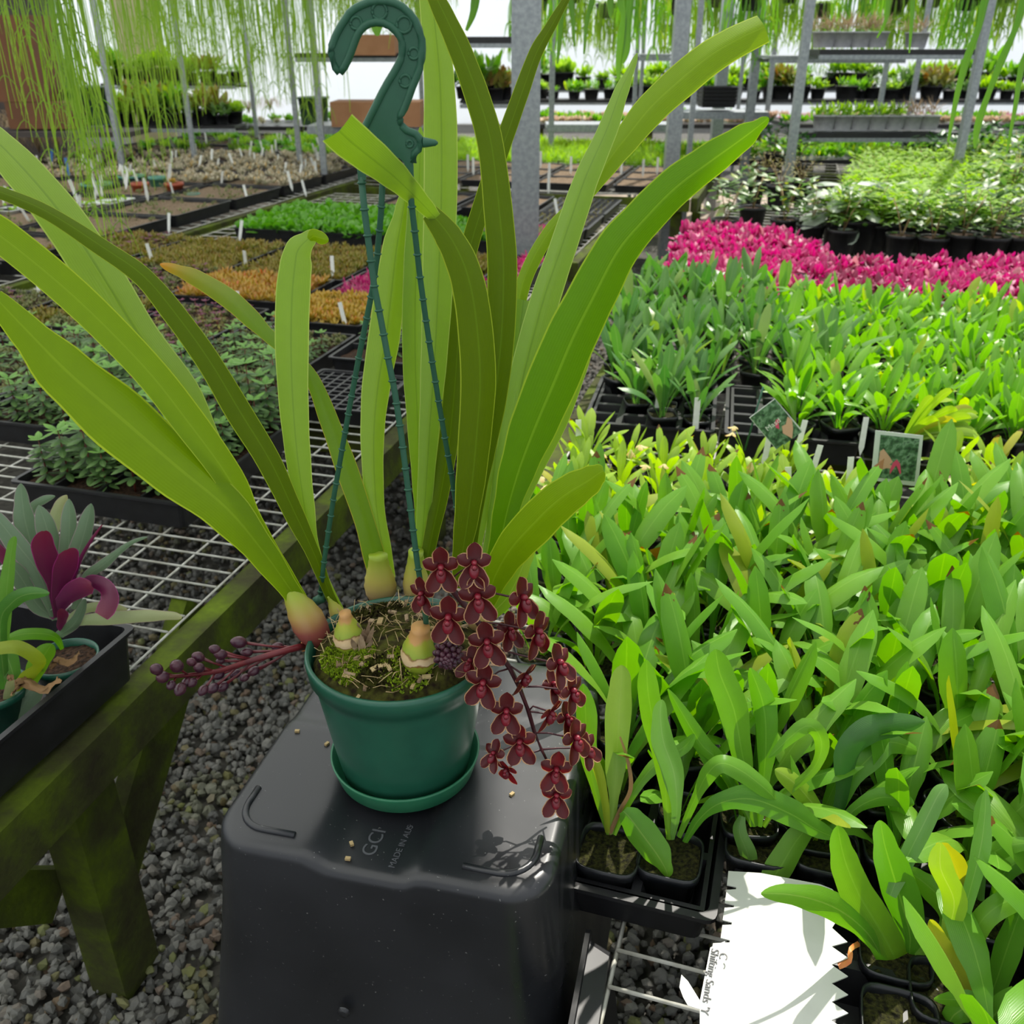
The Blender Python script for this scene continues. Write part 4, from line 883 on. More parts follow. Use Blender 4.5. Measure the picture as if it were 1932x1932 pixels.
# dry grasses at left
def wispy(n, L, W, mats, droop=1.0):
    mb = MB()
    for k in range(n):
        a = rnd.uniform(0, 6.28); d = V((math.cos(a), math.sin(a), 0)); l = L * rnd.uniform(.6, 1.1); p = [V((0, 0, 0)), d * l * .2 + V((0, 0, l * .45)), d * l * .55 + V((0, 0, l * .55)), d * l * .85 + V((0, 0, l * (.55 - .4 * droop)))]
        mb.leaf(p, [W, W, W, W * .2], V((-math.sin(a), math.cos(a), 0)), nl=8, na=1, fold=0)
    return mb
for k, (x, y, s_) in enumerate([(30, 270, 1.2), (75, 290, 1), (110, 285, .9), (15, 300, 1), (470, 215, .8), (510, 210, .8)]):
    p = on(x, y, .72); o = tag(obj('dry_grass_clump', wispy(70, .42, .005, None), dryg, loc=p), ['large arching clump of brown dry grass at the left picture edge', 'second arching clump of brown dry grass from the left edge', 'low clump of dry grass beside the white label', 'front clump of dry grass at the left picture edge', 'dry grass clump left of the hook', 'dry grass clump just left of the steel post'][k], 'dry grass'); o.scale = (s_,) * 3
# ------------------------------------------------------------------ hanging plants
def hanging(px, pytop, Y, z0, n, Lm, rad, wd, label, mats=drap, potted_=True, drift=.03, name='hanging_cactus', group=None, potr=.12):
    """a basket at height z0 with n trailing strands"""
    b = at(px, 0, Y); o = thing(name, label, 'hanging plant', (b.x, Y, z0), 0, group)
    mb = MB(); mb.lathe([(potr * .65, -.13), (potr, -.01), (potr * 1.06, -.01), (potr * 1.06, .01), (potr * .95, .01)], 18); obj('basket', mb, blackp, o)
    mb = MB()
    for s_ in range(3): mb.tube([(potr * math.cos(s_ * 2.09), potr * math.sin(s_ * 2.09), 0), (0, 0, .4)], .002, 4)
    mb.tube([(0, 0, .4), (0, 0, max(.45, 3.6 - z0))], .002, 4); obj('hanger_wire', mb, galv, o)
    mb = MB()
    for k in range(n):
        a = rnd.uniform(0, 6.28); r0 = rad * math.sqrt(rnd.random()); L = Lm * rnd.uniform(.45, 1.0); q = V((math.cos(a) * r0, math.sin(a) * r0, 0)); pts = [V((0, 0, .02)) + q * .3, q * .8 + V((0, 0, .03))]
        m_ = 5; dx = rnd.uniform(-drift, drift)
        for i in range(1, m_ + 1): pts.append(q + V((dx * i / m_ + rnd.uniform(-.006, .006), rnd.uniform(-.01, .01), -L * i / m_)))
        ww = wd * rnd.uniform(.7, 1.3); mb.leaf(pts, [ww] * (len(pts) - 1) + [ww * .5], V((math.cos(a * 3), math.sin(a * 3) * .5, 0)), nl=9, na=1, fold=0)
        if rnd.random() < .5:
            e = pts[rnd.randint(3, 6)]
            for s_ in (-1, 1): mb.leaf([e, e + V((s_ * .03, 0, -.03)), e + V((s_ * .05, 0, -.12))], [ww * .8] * 2 + [ww * .3], V((1, 0, 0)), nl=4, na=1, fold=0)
    obj('foliage', mb, mats, o); return o
for k, (px, Y, z0, n, L, rad, wd) in enumerate([(75, 3.0, 1.95, 34, .85, .10, .0032), (125, 2.9, 1.95, 50, 1.0, .06, .0036), (35, 3.4, 2.05, 20, .7, .12, .0032), (235, 3.9, 2.1, 30, 1.1, .12, .0034), (310, 4.6, 2.15, 36, 1.05, .15, .0036), (180, 4.4, 2.1, 34, 1.0, .12, .0034)]):
    hanging(px, 0, Y, z0, n, L, rad, wd, ['thin stemmed hanging cactus trailing before the cardboard boxes', 'densest hanging cactus whose longest strand reaches the teal bowl', 'short hanging cactus at the upper left corner', 'hanging cactus trailing in front of the cream sheet', 'hanging cactus trailing in front of the far left shelves', 'hanging cactus behind the densest one'][k])
GH = 'hanging cacti in the far left rows'
for k in range(12):
    hanging(300 + k * 47, 0, 7.0 + (k % 3) * 1.1, 2.12 + (k % 2) * .12, 60, 1.0 if k < 7 else .55, .22, .006, 'fine stemmed hanging cactus in the far row at upper left, %s from the left' % ORD[k], group=GH)
GH2 = 'hanging baskets in the far right rows'
for k in range(14):
    hanging(1010 + k * 68, 0, 9.0 + (k % 3) * 1.2, 2.0 + (k % 2) * .1, 80, .55, .24, .012, 'leafy green hanging basket in the far row at upper right, %s from the left' % ORD[k], group=GH2, mats=orchb if k % 3 == 0 else drap)
# flat stemmed jungle cactus pieces hanging into view
def chain(pts, wpx, Y, label, Y2=None, basket=None):
    P = [at(x, y, Y) for x, y in pts]; o = thing('hanging_flat_stem_cactus', label, 'hanging plant', P[0]); mb = MB(); ps = [p - P[0] for p in P]
    wv = [wpx * depth(P[0]) / FOC * q for q in ([.5] + [1, .75] * len(ps))][:len(ps)]; wv[-1] *= .3
    mb.tube([ps[0] + V((0, 0, 1.9)), ps[0]], .003, 5, 0); mb.leaf(ps, wv, V((1, .3, 0)), nl=len(ps) * 4, na=2, fold=.5); obj('stem', mb, flat, o)
chs = [([(1178, -60), (1176, 0), (1180, 30), (1176, 70), (1170, 110), (1167, 152)], 22, 'flat stemmed cactus, longest piece hanging left of the narrow pointed leaf'),
       ([(1190, -60), (1190, 0), (1186, 40), (1184, 90), (1176, 120)], 16, 'flat stemmed cactus piece just right of the longest one'),
       ([(1120, -60), (1118, 0), (1108, 40), (1102, 102)], 12, 'flat stemmed cactus piece with a tapering end right of the thin post'), ([(1062, -60), (1060, 0), (1058, 60), (1052, 120)], 14, 'flat stemmed cactus piece nearest the galvanised post'),
       ([(1078, -60), (1078, 0), (1082, 40), (1084, 88)], 11, 'short flat stemmed cactus piece second from the galvanised post'), ([(1153, -60), (1153, 0), (1152, 34)], 14, 'shortest flat stemmed cactus piece above the pointed leaf'),
       ([(1960, -90), (1935, 0), (1920, 50), (1895, 110), (1870, 170), (1850, 230), (1840, 280)], 20, 'long flat stemmed cactus reaching down beside the right post'),
       ([(1880, -60), (1862, 0), (1850, 50), (1828, 110), (1808, 180), (1790, 268)], 20, 'long flat stemmed cactus leftmost at the upper right corner'), ([(1960, 60), (1932, 120), (1918, 200), (1900, 290)], 16, 'flat stemmed cactus at the right picture edge'),
       ([(1682, -60), (1678, 0), (1672, 40), (1655, 72)], 12, 'short flat stemmed cactus over the long black shelf'), ([(1724, -60), (1724, 0), (1720, 60), (1716, 100)], 11, 'narrow flat stemmed cactus in front of the slim shelf post'),
       ([(722, -60), (722, 0), (716, 30), (712, 48), (712, 68)], 22, 'plump flat stemmed cactus hanging inside the curve of the hook'), ([(905, -60), (898, 0), (892, 30), (880, 58)], 18, 'flat stemmed cactus hanging between the two tall leaves'),
       ([(1330, -60), (1338, 0), (1345, 40), (1340, 80)], 8, 'thin flat stemmed cactus right of the wide steel post')]
for pts, wp, lb_ in chs: chain(pts, wp, 2.7, lb_)
# ------------------------------------------------------------------ black tote under the pot
TZ = .80; TAZ = math.radians(13); fl = on(388, 1578, TZ); TX = V((math.cos(TAZ), -math.sin(TAZ), 0)); TY = V((math.sin(TAZ), math.cos(TAZ), 0))
TW, TL, TH = .398, .415, .40
tc = V((fl.x, fl.y, 0)) + TX * (TW / 2 - .002) + TY * (TL / 2 - .004)
tote = thing('storage_tub', 'upturned scuffed black plastic tub with the flowering orchid pot on top', 'storage tub', (tc.x, tc.y, TZ - TH), -TAZ)
def sm(a, b, x): t = max(0, min(1, (x - a) / (b - a))); return t * t * (3 - 2 * t)
def tote_top(x, y):
    ch = sm(-.085, -.05, x) * (1 - sm(.035, .062, x)); cy = sm(-.0, .03, y) * (1 - sm(.09, .12, y)) * .55
    return TH - .013 * max(ch, cy)
def rrect(a, b, r, n=14, m=22):
    out = []
    cs = [(a - r, b - r, 0), (-a + r, b - r, PI / 2), (-a + r, -b + r, PI), (a - r, -b + r, 3 * PI / 2)]
    for k, (cx, cy, q0) in enumerate(cs):
        for i in range(n): q = q0 + PI / 2 * i / (n - 1); out.append((cx + r * math.cos(q), cy + r * math.sin(q)))
        nx = cs[(k + 1) % 4]; q1 = q0 + PI / 2; p0 = (cx + r * math.cos(q1), cy + r * math.sin(q1)); p1 = (nx[0] + r * math.cos(nx[2]), nx[1] + r * math.sin(nx[2]))
        for i in range(1, m): t = i / m; out.append((p0[0] * (1 - t) + p1[0] * t, p0[1] * (1 - t) + p1[1] * t))
    return out
mb = MB(); rings = []
base = rrect(TW / 2, TL / 2, .052); N = len(base); rr_ = .014
for k in range(16):
    s_ = max(.02, (k + .2) / 15.2); inset = 0
    rings.append([(x * s_ * (1 - rr_ / (TW / 2)), y * s_ * (1 - rr_ / (TL / 2)), tote_top(x * s_, y * s_)) for x, y in base])
for k in range(1, 6):
    q = PI / 2 * k / 5; i_ = rr_ * (1 - math.sin(q)); d_ = rr_ * (1 - math.cos(q))
    rings.append([(x * (1 - i_ / (TW / 2)), y * (1 - i_ / (TL / 2)), tote_top(x, y) - d_) for x, y in base])
for k in range(1, 13):
    t = k / 12; z = (TH - .04) * (1 - t); g = 1 + .26 * t * 1
    rings.append([(x + math.copysign(min(abs(x), .12) / .12, x) * .043 * t, y + math.copysign(min(abs(y), .14) / .14, y) * .043 * t, z if k > 1 else TH - .05) for x, y in base])
vs = [p for r_ in rings for p in r_]; fs = [(i * N + j, i * N + (j + 1) % N, (i + 1) * N + (j + 1) % N, (i + 1) * N + j) for i in range(len(rings) - 1) for j in range(N)] + [tuple(range(N))]
mb.add(vs, fs); obj('tub_body', mb, totem, tote)
a, b = TW / 2 - .025, TL / 2 - .028; r_ = .035
for sx, sy in ((-1, -1), (1, -1)):
    mb = MB(); pts = [(sx * a, sy * b + .06, 0)] + [(sx * (a - r_ + r_ * math.sin(q)), sy * (b - r_ + r_ * math.cos(q)), 0) for q in [PI / 2 * (1 - k / 8) for k in range(9)]] + [(sx * (a - .075), sy * b, 0)]
    mb.tube([(x, y, tote_top(x, y) + .0002) for x, y, _ in pts], .0042, 8); obj('corner_rib', mb, totem, tote)
mb = MB(); pz = TH - .21; mb.lathe([(.002, .0035), (.006, .004), (.008, .0)], 14); o = obj('moulding_mark', mb, galv, tote, loc=(-.035, -TL / 2 - .0275, pz)); o.rotation_euler = (PI / 2, 0, 0)
o.data.materials[0] = totem
Rz = lambda x, y, a_: Matrix.Translation((x, y, tote_top(x, y) + .0003)) @ Matrix.Rotation(a_, 4, 'Z')
embm = plain('embossed_plastic', '#4c4e52', None)
text('GCI', .024, Rz(-.006, -.178, PI / 2 - .02), tote, embm); text('MADE IN AUS', .0105, Rz(.022, -.188, PI / 2 - .02), tote, embm)
mb = MB(); st = thing('timber_stand', 'timber stand under the upturned black tub', 'stand', (tc.x, tc.y, 0), -TAZ)
for i in (-1, 1):
    for j in (-1, 1):
        mb = MB(); mb.box((i * .15, j * .18, .18), (.07, .07, .36)); obj('leg', mb, woodm, st)
mb = MB(); mb.box((0, 0, .38), (.42, .46, .035)); obj('board', mb, woodm, st)
# chips of bark dropped on the tub
for k, (x, y) in enumerate([(561, 1381), (617, 1405), (662, 1579), (655, 1607), (966, 1500)]):
    p = on(x, y, TZ); mb = MB(); mb.box((0, 0, .0015), (.006, .004, .003), rz=k); tag(obj('wood_chip', mb, strw, loc=(p.x, p.y, TZ if k in (0, 1, 4) else TZ - .012)), 'tiny straw coloured chip lying on the black tub', 'wood chip', 'chips on the black tub')
# tray rim leaning against the tote over the mesh
o = tag(obj('leaning_tray', tray_mb(.2, .3, .03), blackp), 'black tray standing on edge between the tub and the mesh bench', 'tray')
p = at(1105, 1830, .66); o.location = (.098, .62, .55); o.rotation_euler = (0, math.radians(-97), math.radians(-13))

# ------------------------------------------------------------------ the orchid in its green hanging pot
PC = V((-.131, .882, 0)); PB = TZ - .0005
plant = thing('potted_orchid', 'large orchid with maroon flower spray in a dark green hanging pot on the black tub', 'potted orchid', (PC.x, PC.y, PB))
PL = V((PC.x, PC.y, PB))
def part(name, mb, mats, parent=None, label=None):
    """part built in world coordinates"""
    o = obj(name, mb, mats, parent or plant, label=label); 
    if parent is None: o.location = -PL
    return o
mb = MB(); mb.lathe([(.076, .010), (.0775, .012), (.088, .075), (.0985, .145), (.1005, .158), (.1055, .160), (.1075, .178), (.1065, .183), (.1025, .183), (.1005, .17), (.095, .13), (.075, .014), (.001, .012)], 72, c=PL); pot = part('pot', mb, gpot)
mb = MB(); mb.lathe([(.001, .0), (.078, .0), (.084, .006), (.0905, .028), (.091, .031), (.0885, .031), (.082, .01), (.001, .006)], 72, c=PL); part('saucer', mb, gpotl)
RZ = PB + .183; SZ = PB + .168
def mound(x, y):
    q = max(0, 1 - ((x - PC.x) ** 2 + (y - PC.y) ** 2) / .098 ** 2); return SZ + .004 + .034 * q ** .75
def onm(px, py):
    z = SZ
    for _ in range(12): p = on(px, py, z); z = z * .5 + .5 * mound(p.x, p.y)
    return on(px, py, z)
mb = MB(); vs = []; n1, n2 = 22, 64
for i in range(n1 + 1):
    for j in range(n2):
        r_ = .098 * i / n1; q = 2 * PI * j / n2; x, y = PC.x + r_ * math.cos(q), PC.y + r_ * math.sin(q)
        h = mnoise.noise(V((x * 45, y * 45, 0))) * .006 + mnoise.noise(V((x * 160, y * 160, 3))) * .003 + rnd.uniform(-.001, .001); vs.append((x, y, mound(x, y) + h - .003))
mb.add(vs, [(i * n2 + j, i * n2 + (j + 1) % n2, (i + 1) * n2 + (j + 1) % n2, (i + 1) * n2 + j) for i in range(n1) for j in range(n2)]); tag(part('potting_mix', mb, mossm))
def mossclump(name, cx, cy, R_, n, m, s_):
    mb = MB()
    for k in range(n):
        a = rnd.uniform(0, 6.28); r_ = R_ * math.sqrt(rnd.random()); x, y = cx + r_ * math.cos(a), cy + r_ * math.sin(a)
        if (x - PC.x) ** 2 + (y - PC.y) ** 2 > .091 ** 2: continue
        for q in range(3):
            e = V((rnd.uniform(-1, 1), rnd.uniform(-1, 1), rnd.uniform(.6, 1.6))).normalized(); b = V((x, y, mound(x, y) + .001))
            mb.leaf([b, b + e * s_ * .5, b + e * s_], [s_ * .3, s_ * .5, s_ * .05], e.orthogonal(), nl=2, na=1, fold=0)
    tag(part(name, mb, m), kind='stuff')
q = onm(650, 1245); mossclump('moss', q.x, q.y, .034, 700, mossb, .0045)
q = onm(745, 1130); mossclump('moss', q.x, q.y, .034, 650, mossb, .0045)
q = onm(690, 1130); mossclump('moss', q.x, q.y, .03, 350, mossm, .006)
q = on(700, 1180, SZ); mossclump('moss', q.x, q.y, .04, 260, mossm, .006)
q = onm(765, 1262); mossclump('moss', q.x, q.y, .028, 300, mossb, .004)
q = onm(710, 1268); mossclump('moss', q.x, q.y, .02, 200, mossm, .005)
mb = MB()
for k in range(240):
    a = rnd.uniform(0, 6.28); r_ = .088 * math.sqrt(rnd.random()); x_, y_ = PC.x + r_ * math.cos(a), PC.y + r_ * math.sin(a); b = V((x_, y_, mound(x_, y_) + .002)); d = V((rnd.uniform(-1, 1), rnd.uniform(-1, 1), rnd.uniform(-.2, .5))).normalized(); l = rnd.uniform(.01, .028)
    mb.tube([b, b + d * l * .5 + V((0, 0, rnd.uniform(-.002, .004))), b + d * l], rnd.choice([.0003, .0004, .0006]), 4)
tag(part('straw_fibres', mb, strw), kind='stuff')
for k in range(46):
    a = rnd.uniform(0, 6.28); r_ = .088 * math.sqrt(rnd.random()); x_, y_ = PC.x + r_ * math.cos(a), PC.y + r_ * math.sin(a) - .01; b = V((x_, y_, mound(x_, y_) + .003)); mb = MB()
    mb.box(b, (rnd.uniform(.006, .014), rnd.uniform(.003, .006), .0025), mat=Matrix.Rotation(rnd.uniform(0, 6), 3, 'Z') @ Matrix.Rotation(rnd.uniform(-.5, .5), 3, 'X')); part('bark_chip', mb, husk if k % 2 else strw)
# pseudobulbs
def bulb(px, py, r, h, m, Y=None, lean=(0, 0), name='pseudobulb', zb=None, lab=None, neck=.74):
    b = (onm(px, py) if Y is None else at(px, py, Y)) - V((0, 0, .006)); ax = V((lean[0], lean[1], 1)).normalized(); mb = MB(); prof = []
    q = ax.to_track_quat('Z', 'Y'); vs = []; n = 20; K = 12
    for i in range(K + 1):
        t = i / K; rr2 = r * ((.72 + .28 * math.sin(PI / 2 * min(1, t / .3))) * (1 - neck * sm(.3, .98, t))) * (1 + .03 * math.sin(t * 40)); z = h * t
        for j in range(n):
            a = 2 * PI * j / n; vs.append(b + q @ V((rr2 * math.cos(a), rr2 * math.sin(a) * .8, z)))
    mb.add(vs, [(i * n + j, i * n + (j + 1) % n, (i + 1) * n + (j + 1) % n, (i + 1) * n + j) for i in range(K) for j in range(n)] + [tuple(K * n + j for j in range(n))]); part(name, mb, m, label=lab); return b, b + q @ V((0, 0, h))
b1, t1 = bulb(604, 1203, .024, .098, bulbg, lean=(-.42, .0), lab='pinkish left pseudobulb with fanned leaves')
b2, t2 = bulb(660, 1212, .0215, .046, bulbc, lean=(-.05, 0), neck=.62, lab='cut back green and tan pseudobulb, left one')
b3, t3 = bulb(790, 1246, .0255, .05, bulbc, lean=(.08, 0), neck=.5, lab='cut back green pseudobulb beside the strap clip')
b4, t4 = bulb(719, 1124, .0205, .066, bulby, lean=(.0, .0), neck=.42, lab='straw coloured rear pseudobulb, left one')
b5, t5 = bulb(784, 1122, .0205, .07, bulby, neck=.42, lean=(.05, 0), lab='straw coloured rear pseudobulb, right one')
b6, t6 = bulb(900, 1180, .022, .09, bulby, lean=(.2, 0), lab='straw coloured pseudobulb behind the flowers')
b7, t7 = bulb(643, 1165, .011, .04, bulby, lean=(-.35, 0), lab='slim young shoot base')
mb = MB()
for k in range(18):
    a = k * .9; b = onm(672 + rnd.uniform(-16, 22), 1215 + rnd.uniform(-16, 18)); d = V((rnd.uniform(-.6, .6), rnd.uniform(-.4, .4), 1)).normalized(); mb.leaf([b, b + d * .01, b + d * rnd.uniform(.015, .028)], [.005, .006, .001], V((1, .2, 0)), nl=4, na=1)
for k in range(12):
    b = onm(825 + rnd.uniform(-20, 12), 1240 + rnd.uniform(-8, 14)); d = V((rnd.uniform(-.8, .8), rnd.uniform(-.4, .4), .5)).normalized(); mb.leaf([b, b + d * .01, b + d * .02], [.006, .008, .002], V((1, .2, 0)), nl=4, na=1)
part('dry_sheath', mb, husk)
def cl(pxs, Y0, Y1, mat, fold=.35, phi=.25, name='leaf', parent=None, off=None, pw=1.3, r=None, na=6, ph1=None, lab=None):
    """a leaf traced as a real ribbon: pixel track gives direction, Y0 to Y1 its depth in the room"""
    seg = [0]
    for a, b in zip(pxs, pxs[1:]): seg.append(seg[-1] + math.hypot(a[0] - b[0], a[1] - b[1]))
    P = [at(x, y, Y0 + (Y1 - Y0) * (s_ / seg[-1]) ** pw) for (x, y, _), s_ in zip(pxs, seg)]
    sd = []; W = []; k = len(P)
    for i, p in enumerate(P):
        t = (P[min(i + 1, k - 1)] - P[max(i - 1, 0)]).normalized(); vd = (p - V((0, 0, CAMZ))).normalized(); s_ = t.cross(vd).normalized()
        f = phi if ph1 is None else phi + (ph1 - phi) * i / (k - 1); s_ = Matrix.Rotation(f, 3, t) @ s_; sd.append(s_); W.append(pxs[i][2] * depth(p) / FOC / max(.3, math.cos(f)) / math.cos(fold * .6))
    if off is not None: P = [p - off for p in P]
    mb = MB(); mb.leaf(P, W, sd, nl=(k - 1) * 5, na=na, fold=fold, r=rnd.random() * .7 if r is None else r)
    if parent is None: return part(name, mb, mat, label=lab)
    return obj(name, mb, mat, parent, label=lab)
y1 = b1.y; yb = b4.y
cl([(585, 1165, 30), (552, 1118, 36), (500, 1045, 56), (430, 961, 84), (331, 878, 108), (232, 792, 122), (132, 706, 102), (50, 623, 64), (-10, 560, 34)], y1, .82, cym, .3, .25, pw=1)
cl([(585, 1165, 24), (560, 1120, 26), (520, 1060, 34), (472, 985, 44), (430, 900, 54), (350, 790, 62), (270, 690, 62), (140, 560, 66), (0, 445, 66), (-90, 390, 50)], y1 + .01, .86, cym, -.3, .2, pw=1)
cl([(580, 1160, 18), (530, 1075, 22), (482, 1005, 24), (452, 945, 34), (400, 845, 50), (345, 735, 66), (268, 640, 80), (200, 530, 84), (128, 420, 82), (55, 330, 74), (-20, 255, 58), (-90, 210, 40)], y1 + .02, 1.0, cymp, .35, .3, pw=1)
cl([(640, 1155, 16), (622, 1120, 18), (595, 1050, 26), (555, 965, 38), (510, 870, 46), (455, 780, 50), (395, 680, 46), (330, 590, 44), (270, 520, 38), (195, 467, 34), (90, 400, 28), (0, 362, 24), (-60, 345, 18)], b7.y, .92, cymd, .35, .3, pw=1)
cl([(642, 1152, 14), (612, 1095, 18), (588, 1030, 26), (572, 940, 38), (560, 850, 48), (552, 750, 56), (549, 650, 63), (551, 560, 64), (556, 505, 60), (562, 472, 50), (582, 450, 30), (592, 441, 20)], b7.y + .01, 1.0, cymp, .25, -.2, pw=1)
cl([(583, 452, 10), (592, 446, 26), (604, 449, 24), (620, 453, 3)], .995, .985, cym, .2, .3, lab='folded over tip of the pale leaf')
cl([(722, 1095, 44), (708, 1050, 42), (690, 985, 38), (658, 890, 42), (625, 800, 36), (590, 715, 28), (545, 665, 24), (505, 630, 26), (470, 595, 36), (430, 560, 38), (370, 523, 32), (330, 507, 20), (302, 498, 3)], yb, 1.08, cymo, .35, .25, pw=1)
cl([(728, 1095, 42), (724, 1045, 36), (712, 970, 34), (706, 890, 40), (706, 806, 46), (714, 723, 54), (728, 640, 60), (738, 557, 58), (748, 470, 48), (760, 400, 28), (767, 352, 3)], yb + .01, 1.12, cymp, .4, .3, pw=1)
cl([(792, 1090, 26), (798, 1000, 26), (805, 900, 32), (812, 790, 40), (820, 680, 50), (826, 560, 58), (830, 460, 62), (833, 360, 64), (833, 250, 64), (830, 150, 58), (822, 60, 50), (812, -20, 44), (806, -70, 30)], b5.y + .01, 1.08, cymp, .35, .15, pw=1)
cl([(786, 1090, 24), (794, 980, 24), (791, 900, 30), (788, 800, 42), (784, 700, 50), (783, 600, 52), (785, 500, 50), (788, 400, 42), (792, 310, 26), (793, 240, 3)], b5.y + .02, 1.14, cymp, -.3, .2, pw=1)
cl([(800, 1085, 22), (815, 1010, 28), (832, 930, 34), (848, 830, 38), (858, 730, 38), (866, 620, 36), (876, 520, 34), (890, 455, 34), (915, 375, 34), (940, 300, 34), (958, 250, 32), (985, 174, 30), (1012, 100, 26), (1040, 50, 20), (1068, 0, 14), (1085, -30, 6)], b5.y, 1.2, cymd, .3, .3, pw=1)
cl([(868, 1110, 24), (872, 1050, 34), (882, 985, 46), (892, 900, 58), (900, 815, 64), (906, 730, 68), (903, 650, 68), (893, 565, 66), (876, 500, 62), (848, 445, 54), (812, 400, 34)], b6.y - .03, .90, cymd, .35, .3, pw=1)
cl([(822, 412, 22), (800, 388, 32), (770, 358, 44), (740, 330, 56), (700, 298, 68), (665, 270, 74), (640, 247, 74)], .90, .80, cymp, .25, -.2, pw=1, lab='blunt cut upper end of the twisted leaf')
cl([(880, 1115, 22), (890, 1020, 26), (902, 930, 34), (916, 850, 42), (932, 760, 50), (942, 680, 54), (948, 600, 56), (950, 503, 57), (944, 417, 56), (928, 277, 50), (905, 190, 48), (872, 100, 44), (840, 30, 38), (815, -20, 30), (795, -60, 16)], b6.y - .01, 1.0, cymd, .3, .25, pw=1)
cl([(885, 1115, 26), (893, 1040, 34), (906, 960, 42), (925, 890, 46), (945, 820, 40), (958, 750, 26), (968, 690, 28), (980, 630, 36), (988, 566, 40)], b6.y, 1.05, cymp, .2, .5, pw=1)
cl([(905, 1120, 26), (925, 1040, 34), (940, 960, 42), (955, 880, 52), (970, 800, 58), (985, 720, 60), (1005, 640, 60), (1028, 557, 56), (1058, 470, 52), (1085, 390, 50), (1108, 326, 46), (1144, 246, 38), (1170, 174, 28), (1190, 130, 14), (1202, 100, 2)], b6.y + .01, 1.08, cymp, .35, -.3, pw=1)
cl([(905, 1110, 20), (930, 980, 22), (950, 850, 24), (960, 740, 24), (968, 640, 26), (982, 550, 28), (1005, 490, 28), (1040, 432, 26), (1080, 390, 26), (1118, 345, 34), (1150, 300, 44), (1185, 255, 52), (1230, 200, 60), (1290, 145, 64), (1340, 105, 62), (1390, 75, 58), (1443, 50, 52)], b6.y + .02, 1.18, cym, .3, -.3, pw=1)
cl([(915, 1125, 26), (940, 1040, 38), (958, 960, 52), (980, 885, 72), (1010, 806, 92), (1045, 723, 100), (1080, 640, 98), (1120, 560, 92), (1165, 475, 84), (1215, 415, 76), (1274, 355, 72), (1340, 305, 64), (1400, 262, 48), (1435, 235, 22), (1450, 222, 3)], b6.y - .02, .86, cymg, .3, .25, pw=1)
cl([(918, 1120, 20), (955, 1010, 30), (1000, 900, 40), (1050, 800, 42), (1090, 700, 36), (1120, 610, 20), (1135, 550, 3)], b6.y + .02, .98, cymp, .3, .3, pw=1)
cl([(912, 1150, 30), (925, 1110, 44), (945, 1065, 60), (970, 1028, 72), (1005, 990, 78), (1040, 955, 76), (1075, 928, 70), (1108, 908, 56), (1130, 893, 36), (1139, 888, 14)], b6.y - .03, .80, cym, .25, -.25, pw=1)
cl([(925, 1160, 30), (955, 1130, 36), (975, 1095, 36), (990, 1060, 28), (1005, 1035, 8)], b6.y - .02, .92, orchy, .3, .3, pw=1, lab='yellowing leaf behind the flowers')
# hanger: hook plate, rim, rings, peg and three straps
HY = .872
def hp(zx, zy, Y=HY): return at(600 + zx / 4.83, zy / 4.83, Y)
outl = [(200, 660), (165, 620), (125, 480), (130, 420), (160, 340), (200, 260), (290, 120), (350, 75), (400, 50), (470, 22), (550, 10), (630, 15), (700, 30), (770, 65), (830, 120), (885, 190), (920, 270), (945, 360), (950, 440), (945, 530), (925, 620), (895, 710), (860, 790), (825, 890), (790, 980), (755, 1040), (748, 1090), (770, 1150), (810, 1190), (850, 1205), (890, 1220), (925, 1260), (935, 1310), (915, 1360), (880, 1390), (868, 1480), (872, 1640),
        (815, 1640), (805, 1540), (785, 1480), (745, 1440), (700, 1425), (640, 1440), (635, 1640), (570, 1640), (560, 1480), (520, 1450), (470, 1470), (440, 1520), (438, 1640), (370, 1640), (355, 1480), (375, 1320), (440, 1140), (490, 1040), (540, 940), (590, 840), (640, 750), (690, 670), (730, 600), (760, 530), (772, 470), (768, 390), (750, 330), (710, 280), (660, 235), (600, 208), (530, 200), (470, 212), (420, 240), (380, 285), (350, 340), (325, 410), (300, 480), (270, 550), (240, 610)]
mb = MB(); P = [hp(*q) for q in outl]; n = len(P); dy = V((0, .0022, 0)); mb.add([p - dy for p in P] + [p + dy for p in P], [tuple(range(n)), tuple(range(2 * n - 1, n - 1, -1))] + [(i, i + n, (i + 1) % n + n, (i + 1) % n) for i in range(n)], sm=False)
hanger = part('hanger', mb, hookm)
mb = MB(); Q = P[44:] + P[:36]; Q = P[:36]; mb.tube([p - dy * .6 for p in Q], .0034, 8); Q = P[52:] + P[:1]; mb.tube([p - dy * .6 for p in Q], .0034, 8); r1 = part('hanger_rim', mb, hookm)
mb = MB()
for cx, cy, r_ in ((350, 210, 50), (563, 103, 66), (787, 225, 66), (875, 487, 46), (797, 738, 50), (838, 1308, 28)):
    c = hp(cx, cy) - dy; rw = r_ / 4.83 * depth(c) / FOC; up = (hp(cx, cy - 10) - hp(cx, cy)).normalized(); rt = (hp(cx + 10, cy) - hp(cx, cy)).normalized()
    mb.tube([c + (rt * math.cos(a) + up * math.sin(a)) * rw for a in [2 * PI * k / 24 for k in range(25)]], .0014, 6, cap=False)
part('hanger_ring', mb, hookm)
mb = MB(); mb.tube([hp(930, 1297), hp(962, 1298)], .0022, 10); mb.tube([hp(958, 1298), hp(962, 1298), hp(1070, 1302), hp(1092, 1303)], [.0045, .0045, .0026, .001], 12); part('peg', mb, hookm)
